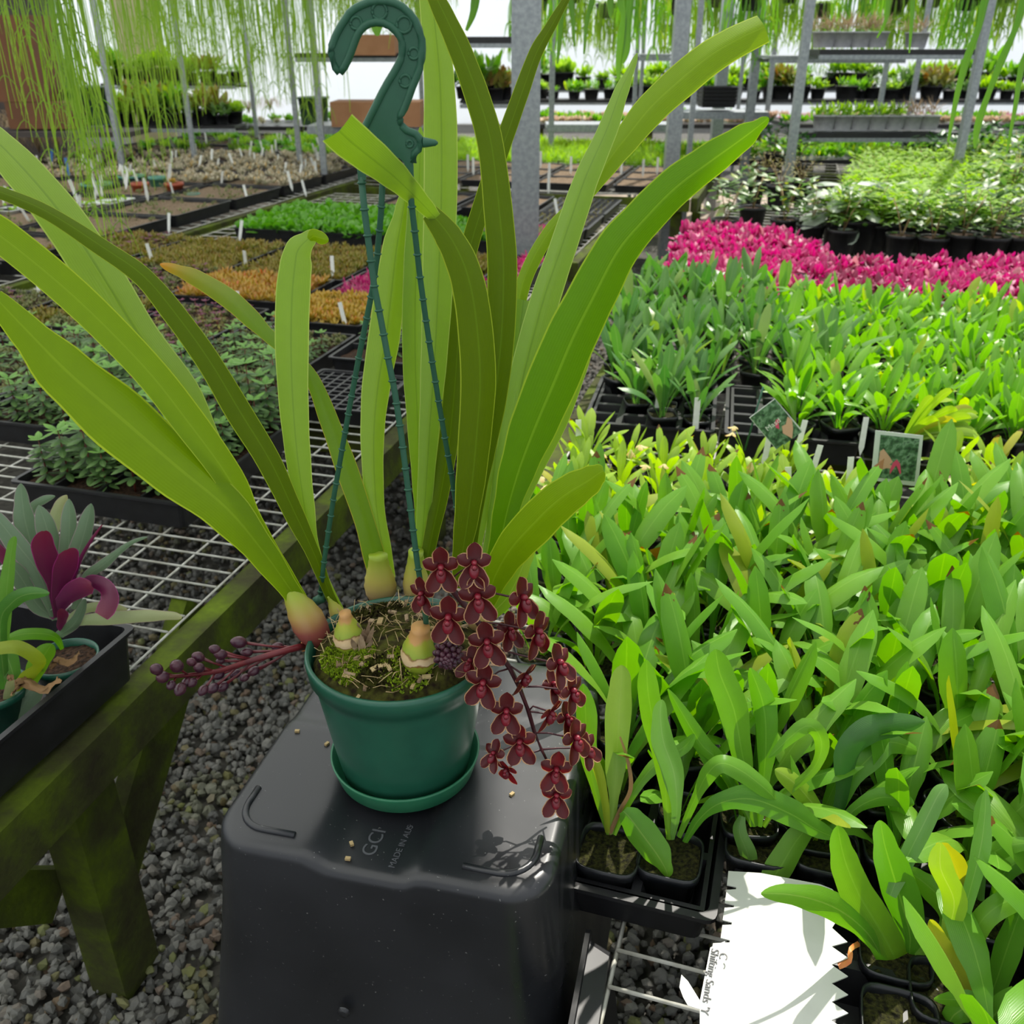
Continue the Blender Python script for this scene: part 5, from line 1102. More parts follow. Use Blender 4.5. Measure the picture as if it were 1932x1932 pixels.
def strap(pxs, Y0, Y1, wpx, label):
    seg = [0]
    for a, b in zip(pxs, pxs[1:]): seg.append(seg[-1] + math.hypot(a[0] - b[0], a[1] - b[1]))
    P = [at(x, y, Y0 + (Y1 - Y0) * s_ / seg[-1]) for (x, y), s_ in zip(pxs, seg)]; w_ = wpx * depth(P[0]) / FOC / 2; mb = MB(); mb.tube(P, w_, 10, flat=.55, up=V((0, 1, .01)))
    L = [0]
    for a, b in zip(P, P[1:]): L.append(L[-1] + (b - a).length)
    s_ = .012
    while s_ < L[-1] - .01:
        i = max(j for j in range(len(L) - 1) if L[j] <= s_); t = (s_ - L[i]) / (L[i + 1] - L[i]); p = P[i].lerp(P[i + 1], t); d = (P[i + 1] - P[i]).normalized()
        mb.tube([p - d * .0011, p, p + d * .0011], [w_ * 1.15, w_ * 1.5, w_ * 1.15], 10, flat=.7, up=V((0, 1, .01))); s_ += .0228
    o = part('strap', mb, hookm, label=label); return P[-1]
pf = on(815, 1262, RZ)
strap([(680, 318), (688, 400), (697, 470), (706, 540), (718, 600), (731, 670), (745, 740), (757, 820), (767, 900), (777, 980), (787, 1060), (800, 1140), (810, 1230)], HY, pf.y + .002, 13, 'front strap of the hanger')
strap([(723, 318), (719, 400), (712, 480), (703, 545), (690, 610), (676, 680), (661, 760), (645, 850), (631, 930), (620, 1000), (610, 1070), (604, 1128)], HY + .003, PC.y + .075, 12, 'left strap of the hanger')
strap([(770, 318), (777, 390), (784, 450), (792, 520), (803, 600), (815, 680), (828, 760), (840, 830), (851, 890), (860, 950), (868, 1020), (872, 1090)], HY + .001, PC.y + .07, 12, 'right strap of the hanger')
mb = MB(); c = at(813, 1262, pf.y - .004); s_ = depth(c) / FOC
mb.box(at(817, 1250, pf.y - .004), (22 * s_, .004, 100 * s_)); mb.box(at(817, 1230, pf.y + .003), (18 * s_, .008, 40 * s_)); part('strap_clip', mb, hookm)
mb = MB(); mb.tube([at(597, 1134, PC.y + .078), at(608, 1128, PC.y + .072)], .006, 10); part('strap_clip', mb, hookm)
# flower spray
def zf(x, y): return 800 + x / 3.451, 1000 + y / 3.451
def tub(pxs, Y, rad, mb=None, n=8):
    mb = mb or MB(); P = []
    for k, (x, y) in enumerate(pxs): P.append(at(x, y, Y[0] + (Y[1] - Y[0]) * k / (len(pxs) - 1)))
    mb.tube(P, [rad[0] + (rad[1] - rad[0]) * k / (len(pxs) - 1) for k in range(len(pxs))], n); return P
stp = [zf(*q) for q in ((60, 330), (150, 345), (250, 470), (350, 600), (470, 770), (560, 900), (620, 1020), (680, 1180), (720, 1320), (765, 1430), (800, 1500), (830, 1640), (850, 1720))]
mb = MB(); SP_ = tub(stp, (.83, .80), (.0042, .0012), mb)
FL = [(110, 250, 1.0, 0, 0), (325, 225, .95, .1, .2), (352, 440, 1.05, 0, 0), (160, 575, 1.08, -.15, 0), (412, 735, 1.05, 0, 0), (385, 1000, 1.05, -.2, 0), (535, 1185, 1.0, 0, 0), (625, 1385, 1.0, -.1, 0), (455, 1460, .75, -.7, .3), (860, 1565, 1.0, .05, 0), (862, 1735, .95, 0, .1), (985, 1360, 1.05, .8, 0),
      (640, 450, 1.05, 1.0, .1), (735, 665, 1.08, .9, -.1), (880, 870, 1.0, 1.25, .2), (655, 950, .9, .9, -.9), (965, 1050, .95, 1.2, 0), (820, 1190, .95, 1.0, -.8), (-10, 420, .85, -.6, 0), (560, 650, .85, .6, .3), (300, 860, .8, -.5, .4), (1060, 1420, .9, 1.3, .2), (540, 1560, .8, -.6, -.7), (840, 1010, .8, 1.0, .4), (930, 1220, .85, 1.1, .1)]
spike = part('flower_spike', mb, spikem)
for k, (x, y, s_, yaw, pit) in enumerate(FL):
    yaw = max(-.8, min(.85, yaw)); pit = max(-.5, pit); s_ *= 1.06
    px, py = zf(x, y); Yf = .805 - .018 * math.cos(yaw) + (.012 if k > 11 else 0) + rnd.uniform(-.006, .006) + (.02 if k in (18, 19, 20, 23) else 0)
    c = at(px, py, Yf); tocam = (V((0, 0, CAMZ)) - c).normalized(); tocam = (tocam * .75 + V((0, -1, 0)) * .35).normalized(); f_ = Matrix.Rotation(yaw, 3, 'Z') @ tocam; f_ = (f_ + V((0, 0, -.25 + pit))).normalized()
    up = (V((0, 0, 1)) - f_ * f_.z).normalized(); rt = up.cross(f_).normalized(); s = .0192 * s_; mb = MB()
    roll = rnd.uniform(-.15, .15); M = Matrix.Rotation(roll, 3, f_); up = M @ up; rt = M @ rt
    def pet(ang, L, W, fw, cv, m=0):
        d = up * math.cos(ang) + rt * math.sin(ang); sd = up * -math.sin(ang) + rt * math.cos(ang)
        pts = [c + d * s * .05, c + d * s * L * .35 + f_ * s * fw * .5, c + d * s * L * .7 + f_ * s * (fw + cv * .5), c + d * s * L + f_ * s * (fw + cv)]
        mb.leaf(pts, [s * W * .45, s * W * .95, s * W, s * W * .08], sd, nl=9, na=6, fold=-.35 if cv < 0 else .3, mi=m)
    pet(0, 1.2, .86, -.02, .15); pet(1.12, .98, .74, .22, -.2); pet(-1.12, .98, .74, .22, -.2); pet(2.68, 1.4, .82, .0, .1); pet(-2.68, 1.4, .82, .0, .1)
    mb.ball(c + f_ * s * .12 + up * s * .12, s * .17, 8, 6, 1, axis=f_, stretch=1.5)
    mb.ball(c + f_ * s * .18 - up * s * .32, s * .27, 10, 8, 1, axis=up * -1 + f_ * .3, stretch=1.45)
    mb.ball(c + f_ * s * .35 - up * s * .12, s * .15, 8, 6, 1)
    j = min(range(len(SP_)), key=lambda i: (SP_[i] - c).length + (0 if SP_[i].z > c.z - .01 else .02)); mb.tube([SP_[j], (SP_[j] + c) / 2 - f_ * s * .5, c - f_ * s * .15, c], [.0012, .001, .0012, .0022], 6, 2)
    obj('flower', mb, [petal, lipm, spikem], spike)
# upright cluster of dark buds in front of the rim
mb = MB(); cb = at(845, 1234, .80); mb.tube([cb + V((-.01, .02, -.01)), cb], .003, 6); clus = part('flower_bud_cluster', mb, spikem)
for k in range(46):
    q = k * 2.4; t = (k + .5) / 46; th = t * 2.1; d = V((math.sin(th) * math.cos(q), -math.cos(th), math.sin(th) * math.sin(q))); mb = MB(); mb.ball(cb + d * .0125, .0036, 6, 5, axis=d, stretch=1.25); obj('bud', mb, budm, clus)
# drooping bud spray to the left
zb = lambda x, y: (270 + x / 5.22, 1180 + y / 5.22)
mb = MB(); SPb = tub([zb(*q) for q in ((1600, 205), (1500, 222), (1300, 275), (1100, 335), (950, 385), (850, 420), (720, 455), (600, 470), (450, 490), (330, 500), (230, 505))], (b1.y - .012, .77), (.0045, .0018), mb, 10)
mb2 = MB(); tub([zb(*q) for q in ((1820, 215), (1780, 210), (1700, 200), (1620, 200), (1560, 208))], (b1.y - .004, b1.y - .013), (.006, .0062), mb2, 12)
bsp = part('bud_spike', mb, spiker); part('bud_sheath', mb2, sheath)
BD = [(130, 430, 75, 20), (190, 510, 78, 20), (275, 590, 60, -10), (330, 400, 85, 40), (365, 630, 75, -30), (480, 565, 60, -40), (540, 310, 70, 60), (475, 360, 55, 70), (550, 415, 65, 40), (590, 640, 60, -70), (690, 620, 62, -60), (740, 490, 62, -60), (785, 605, 62, -50), (910, 478, 58, -70), (705, 235, 62, 60), (760, 285, 68, 60), (940, 165, 80, 50), (1020, 265, 62, 70), (1325, 210, 62, 80), (1090, 450, 62, -50), (1000, 515, 50, -40), (430, 560, 60, -30), (760, 350, 45, 60)]
for x, y, w_, an in BD:
    px, py = zb(x, y); j = min(range(len(SPb)), key=lambda i: abs(SPb[i].x - at(px, py, .79).x)); c = at(px, py, SPb[j].y - .006); r_ = w_ / 2 / 5.22 * 2 * depth(c) / FOC * .92
    base_ = SPb[max(j - 1, 0)]; d = (c - base_).normalized(); mb = MB(); mb.ball(c, r_ * .86, 10, 8, axis=d, stretch=1.3, pts=.5); mb.tube([base_, (base_ + c) / 2 + V((0, 0, -.001)), c - d * r_], [.0011, .0012, .002], 6, 1); obj('bud', mb, [budm, spiker], bsp)

# ------------------------------------------------------------------ traced front row orchids on the right bench
def hero(px, py, label, leaves, z=.70, soil=True, mat=orch, spread=.04, extra=0):
    p = on(px, py, z); o = thing('potted_orchid', label, 'potted orchid', (p.x, p.y, z - .075), -R17)
    M = Matrix.Rotation(R17, 3, 'Z'); obj('pot', POTM, None, o); obj('potting_mix', SOILM, None, o)
    for L in leaves:
        dy = L[1] if isinstance(L[1], (int, float)) else 0; mt = L[2] if len(L) > 2 else mat
        lo = cl(L[0], p.y, p.y + dy, mt, .3, rnd.uniform(.15, .35) * rnd.choice((-1, 1)), parent=o, off=V((0, 0, 0)), pw=1, na=4)
        lo.matrix_parent_inverse = (Matrix.Translation((p.x, p.y, z - .075)) @ Matrix.Rotation(-R17, 4, 'Z')).inverted()
    if extra: obj('foliage', strap_foliage(extra, .13, .024, 1.0), mat, o, loc=(0, 0, .06))
    return o
hero(1150, 1600, 'potted orchid in the front row right beside the black tub', [
    ([(1152, 1575, 10), (1158, 1520, 16), (1163, 1440, 40), (1168, 1350, 50), (1172, 1290, 40), (1172, 1255, 3)], .03, orchg), ([(1146, 1572, 9), (1142, 1520, 14), (1130, 1460, 18), (1112, 1425, 22), (1085, 1400, 22), (1060, 1390, 3)], -.01),
    ([(1158, 1575, 9), (1180, 1525, 12), (1205, 1480, 18), (1240, 1440, 26), (1290, 1410, 22), (1310, 1385, 3)], .04), ([(1148, 1575, 8), (1125, 1500, 14), (1108, 1420, 34), (1105, 1350, 40), (1100, 1290, 3)], .05), ([(1150, 1575, 8), (1170, 1530, 8), (1190, 1490, 8), (1186, 1440, 7), (1170, 1390, 3)], 0, deadl)])
hero(1265, 1610, 'potted orchid in the front row whose wide leaf droops over its pot rim', [
    ([(1262, 1585, 10), (1258, 1520, 16), (1250, 1440, 34), (1232, 1360, 44), (1222, 1300, 40), (1220, 1245, 3)], .02), ([(1268, 1585, 9), (1277, 1530, 18), (1272, 1460, 42), (1252, 1400, 42), (1246, 1350, 28), (1248, 1320, 3)], -.01, orchg),
    ([(1280, 1580, 9), (1310, 1510, 16), (1335, 1460, 32), (1362, 1440, 34), (1400, 1455, 38), (1440, 1485, 32), (1464, 1508, 3)], -.02), ([(1292, 1590, 10), (1320, 1545, 18), (1360, 1515, 34), (1420, 1508, 50), (1490, 1535, 52), (1540, 1565, 34), (1580, 1582, 4)], -.04),
    ([(1176, 1530, 20), (1190, 1545, 44), (1212, 1575, 58), (1238, 1610, 54), (1256, 1640, 26), (1260, 1656, 3)], -.03, orchb)])
hero(1430, 1585, 'potted orchid in the second tray just above the white card', [([(1425, 1560, 12), (1415, 1490, 18), (1400, 1420, 40), (1385, 1340, 56), (1358, 1270, 52), (1350, 1225, 3)], .03), ([(1432, 1560, 10), (1440, 1480, 20), (1445, 1400, 38), (1440, 1330, 44), (1415, 1260, 3)], .05),
    ([(1400, 1540, 12), (1395, 1570, 26), (1410, 1610, 32), (1420, 1650, 20), (1420, 1662, 3)], -.03, orchg), ([(1440, 1560, 9), (1480, 1500, 14), (1535, 1450, 18), (1550, 1400, 28), (1520, 1370, 30), (1450, 1430, 3)], .0), ([(1420, 1560, 9), (1380, 1480, 14), (1350, 1430, 30), (1320, 1400, 34), (1260, 1300, 3)], .05)])
hero(1560, 1600, 'potted orchid whose pale leaf droops onto the top of the white card', [([(1545, 1540, 14), (1525, 1560, 34), (1500, 1590, 44), (1470, 1640, 50), (1445, 1675, 34), (1424, 1698, 3)], -.05), ([(1560, 1580, 12), (1550, 1540, 20), (1520, 1500, 36), (1490, 1470, 34), (1462, 1452, 3)], .02, orchy),
    ([(1570, 1575, 11), (1590, 1500, 24), (1600, 1420, 44), (1640, 1380, 50), (1690, 1370, 44), (1745, 1362, 3)], .03, dkgr), ([(1560, 1575, 12), (1600, 1480, 30), (1640, 1430, 44), (1680, 1400, 40), (1740, 1420, 3)], .06), ([(1575, 1580, 10), (1610, 1530, 20), (1660, 1505, 34), (1700, 1510, 30), (1725, 1518, 3)], -.02)])
hero(1690, 1790, 'potted orchid with the tall twisted dark leaf rising beside the white card', [([(1703, 1905, 14), (1702, 1860, 34), (1685, 1800, 62), (1652, 1740, 68), (1622, 1690, 62), (1600, 1640, 56), (1588, 1600, 40), (1580, 1558, 3)], -.02, orch), ([(1682, 1850, 10), (1665, 1810, 16), (1640, 1765, 40), (1600, 1728, 54), (1550, 1702, 52), (1490, 1688, 36), (1436, 1686, 3)], -.04, orchb),
    ([(1716, 1800, 14), (1716, 1760, 52), (1700, 1700, 68), (1682, 1640, 62), (1668, 1590, 40), (1661, 1548, 3)], .01), ([(1725, 1800, 14), (1775, 1780, 46), (1800, 1740, 56), (1770, 1690, 52), (1730, 1655, 30), (1705, 1640, 3)], .04, orchb), ([(1680, 1690, 20), (1700, 1640, 30), (1740, 1560, 34), (1770, 1500, 30), (1786, 1480, 3)], .05, orchg)], z=.69)
hero(1790, 1870, 'potted orchid at lower right with a yellowing brown tipped leaf', [([(1848, 1925, 36), (1825, 1870, 44), (1795, 1815, 44), (1770, 1770, 28), (1757, 1735, 4)], -.01, orchy), ([(1840, 1870, 12), (1835, 1800, 28), (1850, 1740, 40), (1900, 1700, 44), (1960, 1690, 3)], .03), ([(1860, 1900, 14), (1880, 1850, 40), (1900, 1790, 48), (1925, 1720, 30)], .02),
    ([(1780, 1840, 12), (1790, 1760, 30), (1800, 1700, 44), (1775, 1640, 44), (1775, 1590, 3)], .03, orchy), ([(1780, 1850, 10), (1830, 1680, 26), (1850, 1600, 34), (1858, 1540, 20), (1860, 1490, 3)], .06, orchg)], z=.69)
hero(1700, 1925, 'potted orchid cut by the bottom right edge below the twisted dark leaf', [([(1790, 1932, 40), (1800, 1915, 44), (1830, 1890, 40), (1762, 1885, 3)], -.01, orchb), ([(1860, 1935, 40), (1890, 1900, 46), (1920, 1880, 40)], 0)], z=.69)
hero(1860, 1720, 'potted orchid near the right edge with a folded yellow green leaf', [([(1790, 1700, 14), (1810, 1670, 34), (1800, 1630, 40), (1780, 1600, 24), (1776, 1590, 3)], -.02, orchy), ([(1850, 1700, 12), (1850, 1600, 24), (1852, 1540, 30), (1858, 1495, 3)], .04, orchg), ([(1870, 1700, 12), (1900, 1640, 34), (1960, 1610, 40)], .0), ([(1800, 1690, 14), (1830, 1640, 26), (1890, 1600, 34), (1940, 1590, 20)], -.03)], z=.70)
# tray grids beneath them
ft = frame((on(1210, 1628, .69).x, on(1210, 1628, .69).y, 0), R17)
for (u, v, nx, ny, lb_) in [(.088 * 1.0, -.0, 2, 3, 'black cell tray holding the front row pots beside the tub'), (-.02, -.30, 4, 5, 'black cell tray under the white serrated card')]:
    w_, l_ = nx * .0885 + .02, ny * .0885 + .02; o = thing('seedling_tray', lb_, 'tray', ft(u, v, MESHZ + .006), -R17)
    mb = cells_mb(w_, l_, .055, nx, ny, dpt=.045, hole=.86); obj('tray_body', mb, blackp, o)
# the white card with slots on the left and teeth on the right
CZ = .704
def cz(x, y): return 1250 + x / 4.493, 1600 + y / 4.493
L_ = [(560, 185)]
for yy, xx in ((330, 548), (480, 530), (625, 512), (775, 495)):
    L_ += [(xx - 8, yy - 45), (xx + 80, yy), (xx - 4, yy + 12)] if 0 else [(xx, yy - 30), (xx + 78, yy - 8), (xx + 76, yy + 10), (xx - 2, yy + 12)]
L_ += [(430, 790), (400, 1000), (370, 1180), (350, 1380), (330, 1560), (320, 1700)]
R_ = [(1430, 370), (1560, 500)]
for k in range(9): R_ += [(1428 + (k % 2) * 0, 700 + 155 * k - 0), (1565 + k * 1, 800 + 155 * k)] if k else [(1432, 700), (1562, 820)]
poly = L_ + [(1500, 1900)][:0] + [(320, 2100), (1560, 2100)] + [q for q in reversed(R_) if q[1] < 2050] + [(1330, 330), (830, 215)]
cp = on(1480, 1800, CZ); card = thing('serrated_card', 'large white plastic card with toothed edge lying on the front tray', 'card', cp)
mb = MB(); P = [on(*cz(*q), CZ) - cp for q in poly]; P = [V((p.x, p.y, .004 * math.sin(p.x * 20))) for p in P]; n = len(P); t_ = V((0, 0, .0008)); mb.add([p + t_ for p in P] + [p - t_ for p in P], [tuple(range(n)), tuple(range(2 * n - 1, n - 1, -1))] + [(i, i + n, (i + 1) % n + n, (i + 1) % n) for i in range(n)], sm=False); obj('card_sheet', mb, cardm, card)
def labelstrip(pxs, z, label, name='plant_label'):
    P = [on(x, y, z) for x, y in pxs]; c = sum(P, V()) / len(P); mb = MB(); n = len(P); mb.add([p - c + t_ * .5 for p in P] + [p - c - t_ * .5 for p in P], [tuple(range(n)), tuple(range(2 * n - 1, n - 1, -1))] + [(i, i + n, (i + 1) % n + n, (i + 1) % n) for i in range(n)], sm=False)
    o = thing(name, label, 'plant label', c); obj('label_sheet', mb, labelm, o); return o, c
ls, lc = labelstrip([cz(405, 845), (1368, 1776), (1352, 1960), (1320, 1980), cz(318, 1290)], CZ + .004, 'printed white label sticking out left of the serrated card')
a_, b_ = on(*cz(432, 850), CZ + .0055), on(*cz(350, 1330), CZ + .0055); dr = (b_ - a_); ang = math.atan2(dr.y, dr.x)
M = Matrix.Translation(a_ - lc) @ Matrix.Rotation(ang, 4, 'Z')
t1_ = text("Shifting Sands 'Y", .0125, M @ Matrix.Translation((0, -.002, 0)), ls, inkm); t1_.scale = (1, 1, 1)
a2 = on(*cz(488, 880), CZ + .0055); text('C', .0125, Matrix.Translation(a2 - lc) @ Matrix.Rotation(ang, 4, 'Z'), ls, inkm)
labelstrip([cz(160, 1075), cz(215, 1130), cz(345, 1340), cz(370, 1385), cz(215, 1335), cz(175, 1265), cz(143, 1180)], CZ + .002, 'pointed white label corner on the rim of the front tray')
# orange dead leaf curl beside the card
o = thing('dead_leaf', 'orange brown dead leaf curl at the toothed edge of the card', 'dead leaf', on(1590, 1810, .70)); mb = MB(); pts = [on(1580, 1818, .706), on(1600, 1812, .708), on(1606, 1790, .71), on(1622, 1780, .70)]; mb.leaf([p - o.location for p in pts], [.012, .008, .005, .006], V((.3, 1, 0)), nl=9, na=2); obj('leaf', mb, sheath, o)
# ------------------------------------------------------------------ picture tags and small flowers on the right bench
def ptag(cs, Y, label, border, stake, txt=None):
    P = [at(x, y, Y) for x, y in cs]; c = sum(P, V()) / 4; o = thing('picture_tag', label, 'picture tag', c)
    e1 = (P[1] - P[0]); e2 = (P[3] - P[0]); nn = e1.cross(e2).normalized(); nn = -nn if nn.y > 0 else nn
    def quad(a, b, c_, d, off, m, name):
        q = [P[0] + e1 * u + e2 * v - c + nn * off for u, v in (a, b, c_, d)]; mb = MB(); mb.add(q, [(0, 1, 2, 3)], sm=False); return obj(name, mb, m, o)
    mb = MB(); q = [P[0] - c, P[1] - c, P[2] - c, P[3] - c]; mb.add([p + nn * .0 for p in q] + [p - nn * .001 for p in q], [(0, 1, 2, 3), (7, 6, 5, 4), (0, 4, 5, 1), (1, 5, 6, 2), (2, 6, 7, 3), (3, 7, 4, 0)], sm=False); obj('tag_board', mb, whitep, o)
    b = border; quad((b * 1.6, b), (1 - b, b), (1 - b, 1 - b), (b * 1.6, 1 - b), .0005, MATS['photo_foliage'], 'printed_picture')
    def blob(pts, m, name, off):
        mb = MB(); mb.add([P[0] + e1 * u + e2 * v - c + nn * off for u, v in pts], [tuple(range(len(pts)))], sm=False); obj(name, mb, m, o)
    if not txt:
        blob([(.13, .4), (.2, .34), (.36, .5), (.42, .58), (.36, .64), (.45, .66), (.44, .72), (.3, .72), (.12, .8)], MATS['photo_skin'], 'printed_hand', .0009)
        blob([(.5, .52), (.58, .6), (.62, .78), (.6, .82), (.55, .72), (.5, .64), (.45, .72), (.38, .84), (.38, .74), (.42, .6)], MATS['photo_pink'], 'printed_flower', .0012)
    else:
        blob([(.62, .98), (.5, .75), (.62, .6), (.75, .62), (.95, .5), (1.0, .62), (.85, .8)], MATS['photo_skin'], 'printed_hand', .0009); blob([(.5, .45), (.6, .4), (.72, .42), (.6, .5), (.5, .62), (.44, .55)], MATS['photo_pink'], 'printed_flower', .0012)
        X = e1.normalized(); Y_ = (nn.cross(X)).normalized(); base_ = P[0] + e1 * .16 + e2 * .5 - c + nn * .0012
        M = Matrix((( X.x, Y_.x, nn.x, base_.x), (X.y, Y_.y, nn.y, base_.y), (X.z, Y_.z, nn.z, base_.z), (0, 0, 0, 1))); text(txt, .018, M, o, labelm, extrude=.0002)
    mb = MB(); mb.tube([at(*stake[0], Y + .004) - c, at(*stake[1], Y + .004) - c], .0022, 6); obj('stake', mb, hookm, o)
nt = NT('photo_foliage'); nz = nt.noise(70, 4); nt.l(bsdf(nt, nt.ramp(nz, [(.35, srgb('#22382c')), (.5, srgb('#4c7050')), (.58, srgb('#7c9c80')), (.7, srgb('#2c4434'))]), .5).outputs[0], nt.out.inputs[0])
plain('photo_skin', '#d8a890'); plain('photo_pink', '#e05078')
Yt = on(1690, 960, .70).y
ptag([(1652, 812), (1742, 822), (1732, 918), (1643, 906)], Yt, 'square white bordered picture tag on a dark stake above the orchids', .07, ((1690, 912), (1668, 975)))
ptag([(1414, 788), (1462, 752), (1514, 812), (1466, 850)], Yt + .15, 'tilted borderless picture tag with small lettering among the orchids', .012, ((1440, 730), (1405, 850)), 'Masd')
def cupflower(px, py, z, label, m, tip, base_, s_=.016):
    c = on(px, py, z); b = on(*base_, .70) ; o = thing('flower_stalk', label, 'flower', b); mb = MB(); mb.tube([V((0, 0, 0)), (c - b) * .55 + V((0, 0, .01)), c - b], .0013, 6); st_ = obj('stalk', mb, orchy, o); mb = MB()
    for q in range(3):
        a = 2.09 * q; e = V((math.cos(a) * .5 + tip[0], math.sin(a) * .5, math.sin(a * 1.3) * .3 + tip[1])).normalized(); mb.leaf([c - b, c - b + e * s_, c - b + e * s_ * 1.8], [s_ * .4, s_ * 1.1, s_ * .1], V((-math.sin(a), math.cos(a), .3)), nl=6, na=4, fold=.5)
    obj('bloom', mb, m, o)
cupflower(1600, 884, .76, 'single bright pink flower on an arching stalk left of the square picture tag', pinkf, (.6, -.7), (1560, 960), .018)
for (x, y, bx, by, lb_) in [(1190, 848, 1180, 910, 'cream flower at the left end of the pale orchids'), (1318, 856, 1300, 920, 'cream flower above the middle of the pale orchids'), (1393, 872, 1380, 935, 'left one of the twin cream flowers'), (1417, 872, 1400, 935, 'right one of the twin cream flowers'), (1063, 858, 1080, 920, 'cream flower nearest the short wide orchid leaf')]:
    cupflower(x, y, .77, lb_, creamf, (.1, -.8), (bx, by), .014)
for (x, y, lb_) in [(1092, 850, 'tall white label at the near left corner of the pale orchids'), (1504, 850, 'white label below the tilted picture tag'), (1625, 845, 'white label among bright leaves left of the square tag'), (1487, 945, 'white label between small orchids below the twin cream flowers'), (1600, 925, 'white label behind the pink flower stalk'),
                    (1440, 880, 'white label right of the twin cream flowers'), (1530, 900, 'white label half hidden below the tilted tag')]:
    plabel(on(x, y, .72), lb_, sc=.85, tilt=(-.15, rnd.uniform(-.2, .2)), rz=0)
o = thing('orange_label', 'orange label flag poking out of the orchid leaves', 'plant label', on(1240, 1048, .78)); mb = MB(); mb.add([(-.014, 0, .012), (.012, 0, .02), (.014, 0, -.012), (-.006, 0, -.016)], [(0, 1, 2, 3)]); mb.box((0, .001, -.04), (.004, .001, .06)); obj('label_sheet', mb, plain('orange_plastic', '#e88a20'), o)
# glowing yellow green fan in the middle
fp = on(1700, 830, .72); o = thing('potted_orchid', 'potted orchid with fanned out glowing yellow green leaves above the square picture tag', 'potted orchid', (fp.x, fp.y, MESHZ + .02)); obj('pot', POTM, None, o); obj('potting_mix', SOILM, None, o); mb = MB()
for k in range(26):
    a = -.9 + k * .1 + rnd.uniform(-.1, .1); l = rnd.uniform(.1, .19); d = V((math.cos(a * .9), -.35 - .25 * math.sin(k), .28 + .5 * rnd.random())).normalized(); mb.leaf([V((0, 0, 0)), d * l * .4 + V((0, 0, .02)), d * l * .8 + V((0, 0, .018)), d * l], [.004, .016, .022, .002], V((-math.sin(a), .3, .8)), nl=9, na=2, fold=.3)
obj('foliage', mb, orchy, o, loc=(0, 0, .065))

# ------------------------------------------------------------------ rhoeo tray at lower left
ck = on(258, 1182, .725); RF = frame((ck.x, ck.y, 0), math.radians(17))
o = thing('seedling_tray', 'deep black tray of purple backed plants at the near end of the left bench', 'tray', RF(-.23, .19, MESHZ + .008), -math.radians(17)); obj('tray_body', tray_mb(.38, .46, .098), blackp, o)
def gp(px, py, label, r=.052, h=.085, z=.715):
    p = on(px, py, z); o = thing('potted_rhoeo', label, 'potted plant', (p.x, p.y, z - h)); mb = MB(); mb.lathe([(r * .72, 0), (r * .93, h * .84), (r, h * .86), (r, h), (r * .94, h), (r * .9, h * .85), (r * .7, .004)], 32); obj('pot', mb, gpot, o)
    mb = MB(); mb.disc(r * .9, h * .88, 24, jit=.003); obj('potting_mix', mb, soilm, o); return o, p
def rl(o, p, pxs, dy, mat, fold=.3, phi=.25):
    l = cl(pxs, p.y, p.y + dy, mat, fold, phi, parent=o, off=p * 0, pw=1, na=4, r=.3); l.matrix_parent_inverse = Matrix.Translation(o.location).inverted(); return l
o1, p1 = gp(122, 1238, 'green round pot holding the purple backed plant with upright grey green leaves')
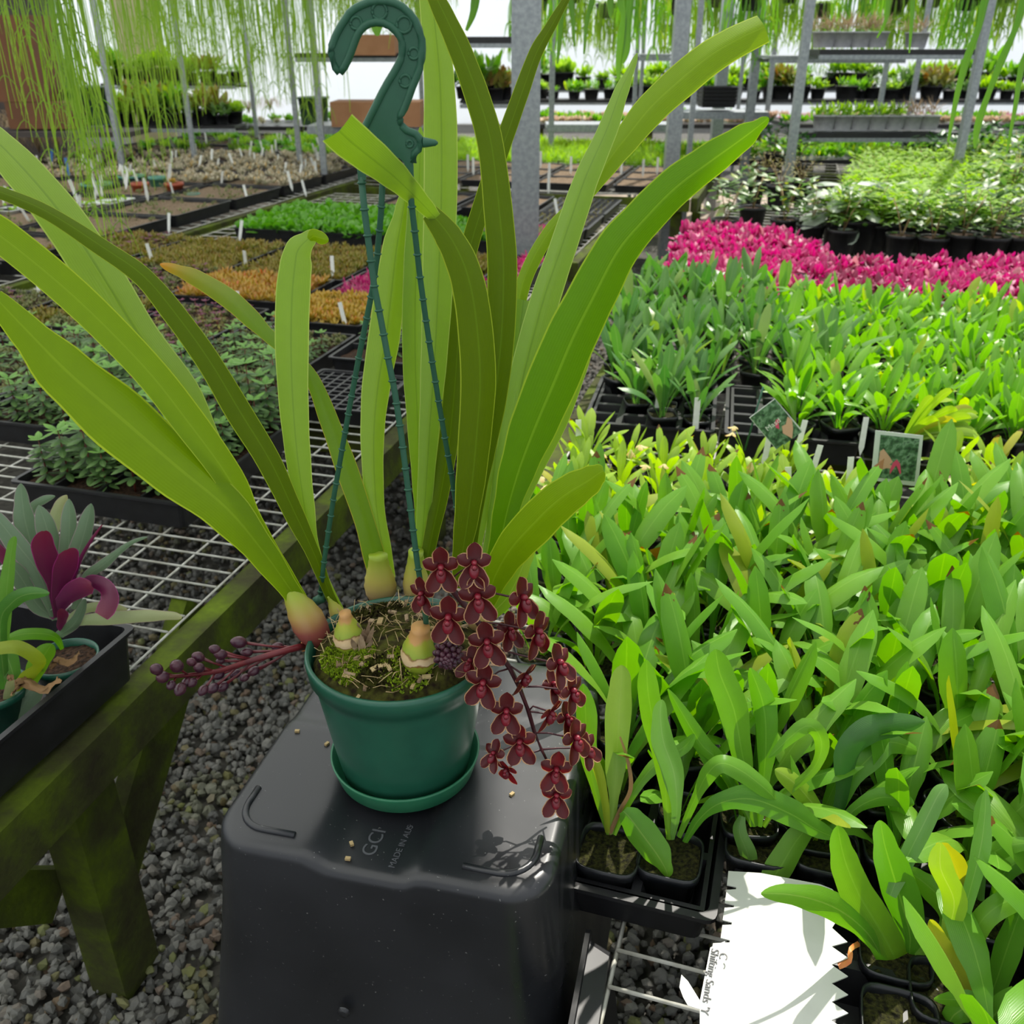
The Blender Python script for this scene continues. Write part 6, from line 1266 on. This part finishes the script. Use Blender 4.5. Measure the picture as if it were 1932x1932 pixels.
for pxs, dy, mt in [([(104, 1170, 10), (98, 1115, 22), (70, 1060, 38), (48, 985, 38), (42, 945, 26), (39, 912, 2)], .05, rhoe), ([(104, 1170, 10), (75, 1085, 32), (35, 1030, 38), (0, 985, 30), (-30, 955, 4)], .0, rhoe), ([(106, 1170, 10), (104, 1110, 22), (98, 1045, 42), (88, 995, 36), (73, 953, 2)], .04, rhoe), ([(112, 1170, 10), (122, 1095, 18), (129, 1040, 32), (131, 985, 28), (130, 941, 2)], .06, rhoe),
                    ([(115, 1165, 10), (132, 1085, 20), (150, 1035, 34), (163, 990, 28), (172, 950, 2)], .04, rhoe), ([(112, 1160, 8), (95, 1050, 20), (104, 985, 24), (114, 955, 22), (126, 934, 2)], .1, palr), ([(100, 1150, 8), (50, 1030, 14), (58, 965, 16), (80, 945, 16), (104, 936, 2)], .1, rhoe),
                    ([(110, 1165, 14), (106, 1110, 26), (92, 1060, 42), (82, 1030, 40), (83, 1002, 8)], -.02, rhop), ([(112, 1165, 14), (114, 1115, 30), (124, 1075, 42), (130, 1050, 36), (127, 1037, 8)], -.04, rhop), ([(108, 1160, 14), (118, 1138, 28), (140, 1118, 40), (158, 1108, 38), (173, 1105, 12)], -.05, rhop),
                    ([(150, 1100, 14), (175, 1098, 26), (198, 1108, 28), (206, 1130, 32), (198, 1150, 34), (190, 1162, 26)], -.05, rhop), ([(120, 1180, 10), (150, 1172, 20), (200, 1168, 26), (270, 1163, 24), (320, 1162, 16), (343, 1165, 4)], -.04, palr), ([(140, 1150, 12), (165, 1090, 20), (192, 1068, 20), (228, 1038, 12), (252, 1022, 8), (278, 1013, 2)], .0, rhoe),
                    ([(130, 1130, 6), (150, 1060, 7), (172, 1020, 6), (193, 990, 2)], .03, rhop), ([(104, 1165, 10), (60, 1130, 20), (30, 1080, 20), (0, 1040, 20), (-20, 1020, 3)], .0, rhop), ([(118, 1225, 8), (108, 1205, 14), (85, 1196, 22), (45, 1196, 22), (8, 1206, 4)], -.05, orch), ([(110, 1200, 16), (135, 1182, 22), (150, 1160, 18), (160, 1130, 4)], -.03, rhoe),
                    ([(118, 1190, 10), (116, 1180, 16), (120, 1165, 20), (112, 1150, 4)], -.05, rhop), ([(116, 1180, 10), (160, 1150, 18), (200, 1146, 20), (240, 1150, 3)], .04, palr), ([(100, 1165, 10), (70, 1140, 30), (40, 1090, 34), (14, 1058, 6)], -.03, rhoe)]:
    rl(o1, p1, pxs, dy, mt)
o2, p2 = gp(-12, 1296, 'green round pot nearest the lower left picture edge', r=.05)
for pxs, dy, mt in [([(10, 1300, 16), (0, 1180, 26), (22, 1138, 30), (52, 1121, 26), (93, 1119, 3)], -.03, orchg), ([(30, 1310, 10), (50, 1280, 26), (76, 1252, 24), (40, 1222, 26), (0, 1222, 24), (-20, 1230, 3)], -.05, orch), ([(66, 1290, 40), (50, 1310, 54), (28, 1335, 56), (5, 1360, 44), (-10, 1375, 3)], -.03, rhoe), ([(60, 1290, 20), (70, 1260, 36), (84, 1235, 36), (98, 1215, 5)], .02, orch), ([(14, 1340, 14), (18, 1310, 20), (20, 1285, 12)], -.04, palr), ([(30, 1290, 24), (14, 1240, 40), (-10, 1200, 30)], .02, orchg), ([(0, 1260, 16), (8, 1180, 24), (14, 1100, 24), (22, 1035, 16), (28, 1012, 3)], .0, orchg)]:
    rl(o2, p2, pxs, dy, mt)
for k, (pts, w_, lb_) in enumerate([([(15, 1285), (45, 1290), (80, 1298), (112, 1284)], 22, 'crumpled brown dead leaf hanging over the rim of the deep black tray'), ([(95, 1262), (110, 1250), (130, 1248), (150, 1236)], 16, 'small crumpled dead leaf lying in the green round pot'), ([(0, 1275), (12, 1270), (22, 1285)], 16, 'crumpled dead leaf at the lower left picture edge'), ([(20, 1310), (40, 1296), (60, 1280), (82, 1262)], 18, 'brown dead leaf between the two green round pots')]):
    P = [on(x, y, .735) + V((0, 0, .006 * (i % 2))) for i, (x, y) in enumerate(pts)]; o = thing('dead_leaf', lb_, 'dead leaf', P[0]); mb = MB(); ww = w_ / FOC * 1.3; mb.leaf([p - P[0] for p in P], [ww * .5] + [ww] * (len(P) - 2) + [ww * .5], V((.3, 1, .3)), nl=14, na=6, fold=.8)
    for i, v_ in enumerate(mb.v): mb.v[i] = (v_[0] + rnd.uniform(-.002, .002), v_[1] + rnd.uniform(-.002, .002), v_[2] + rnd.uniform(-.003, .003))
    obj('leaf', mb, deadl, o)
bpy.context.view_layer.update()
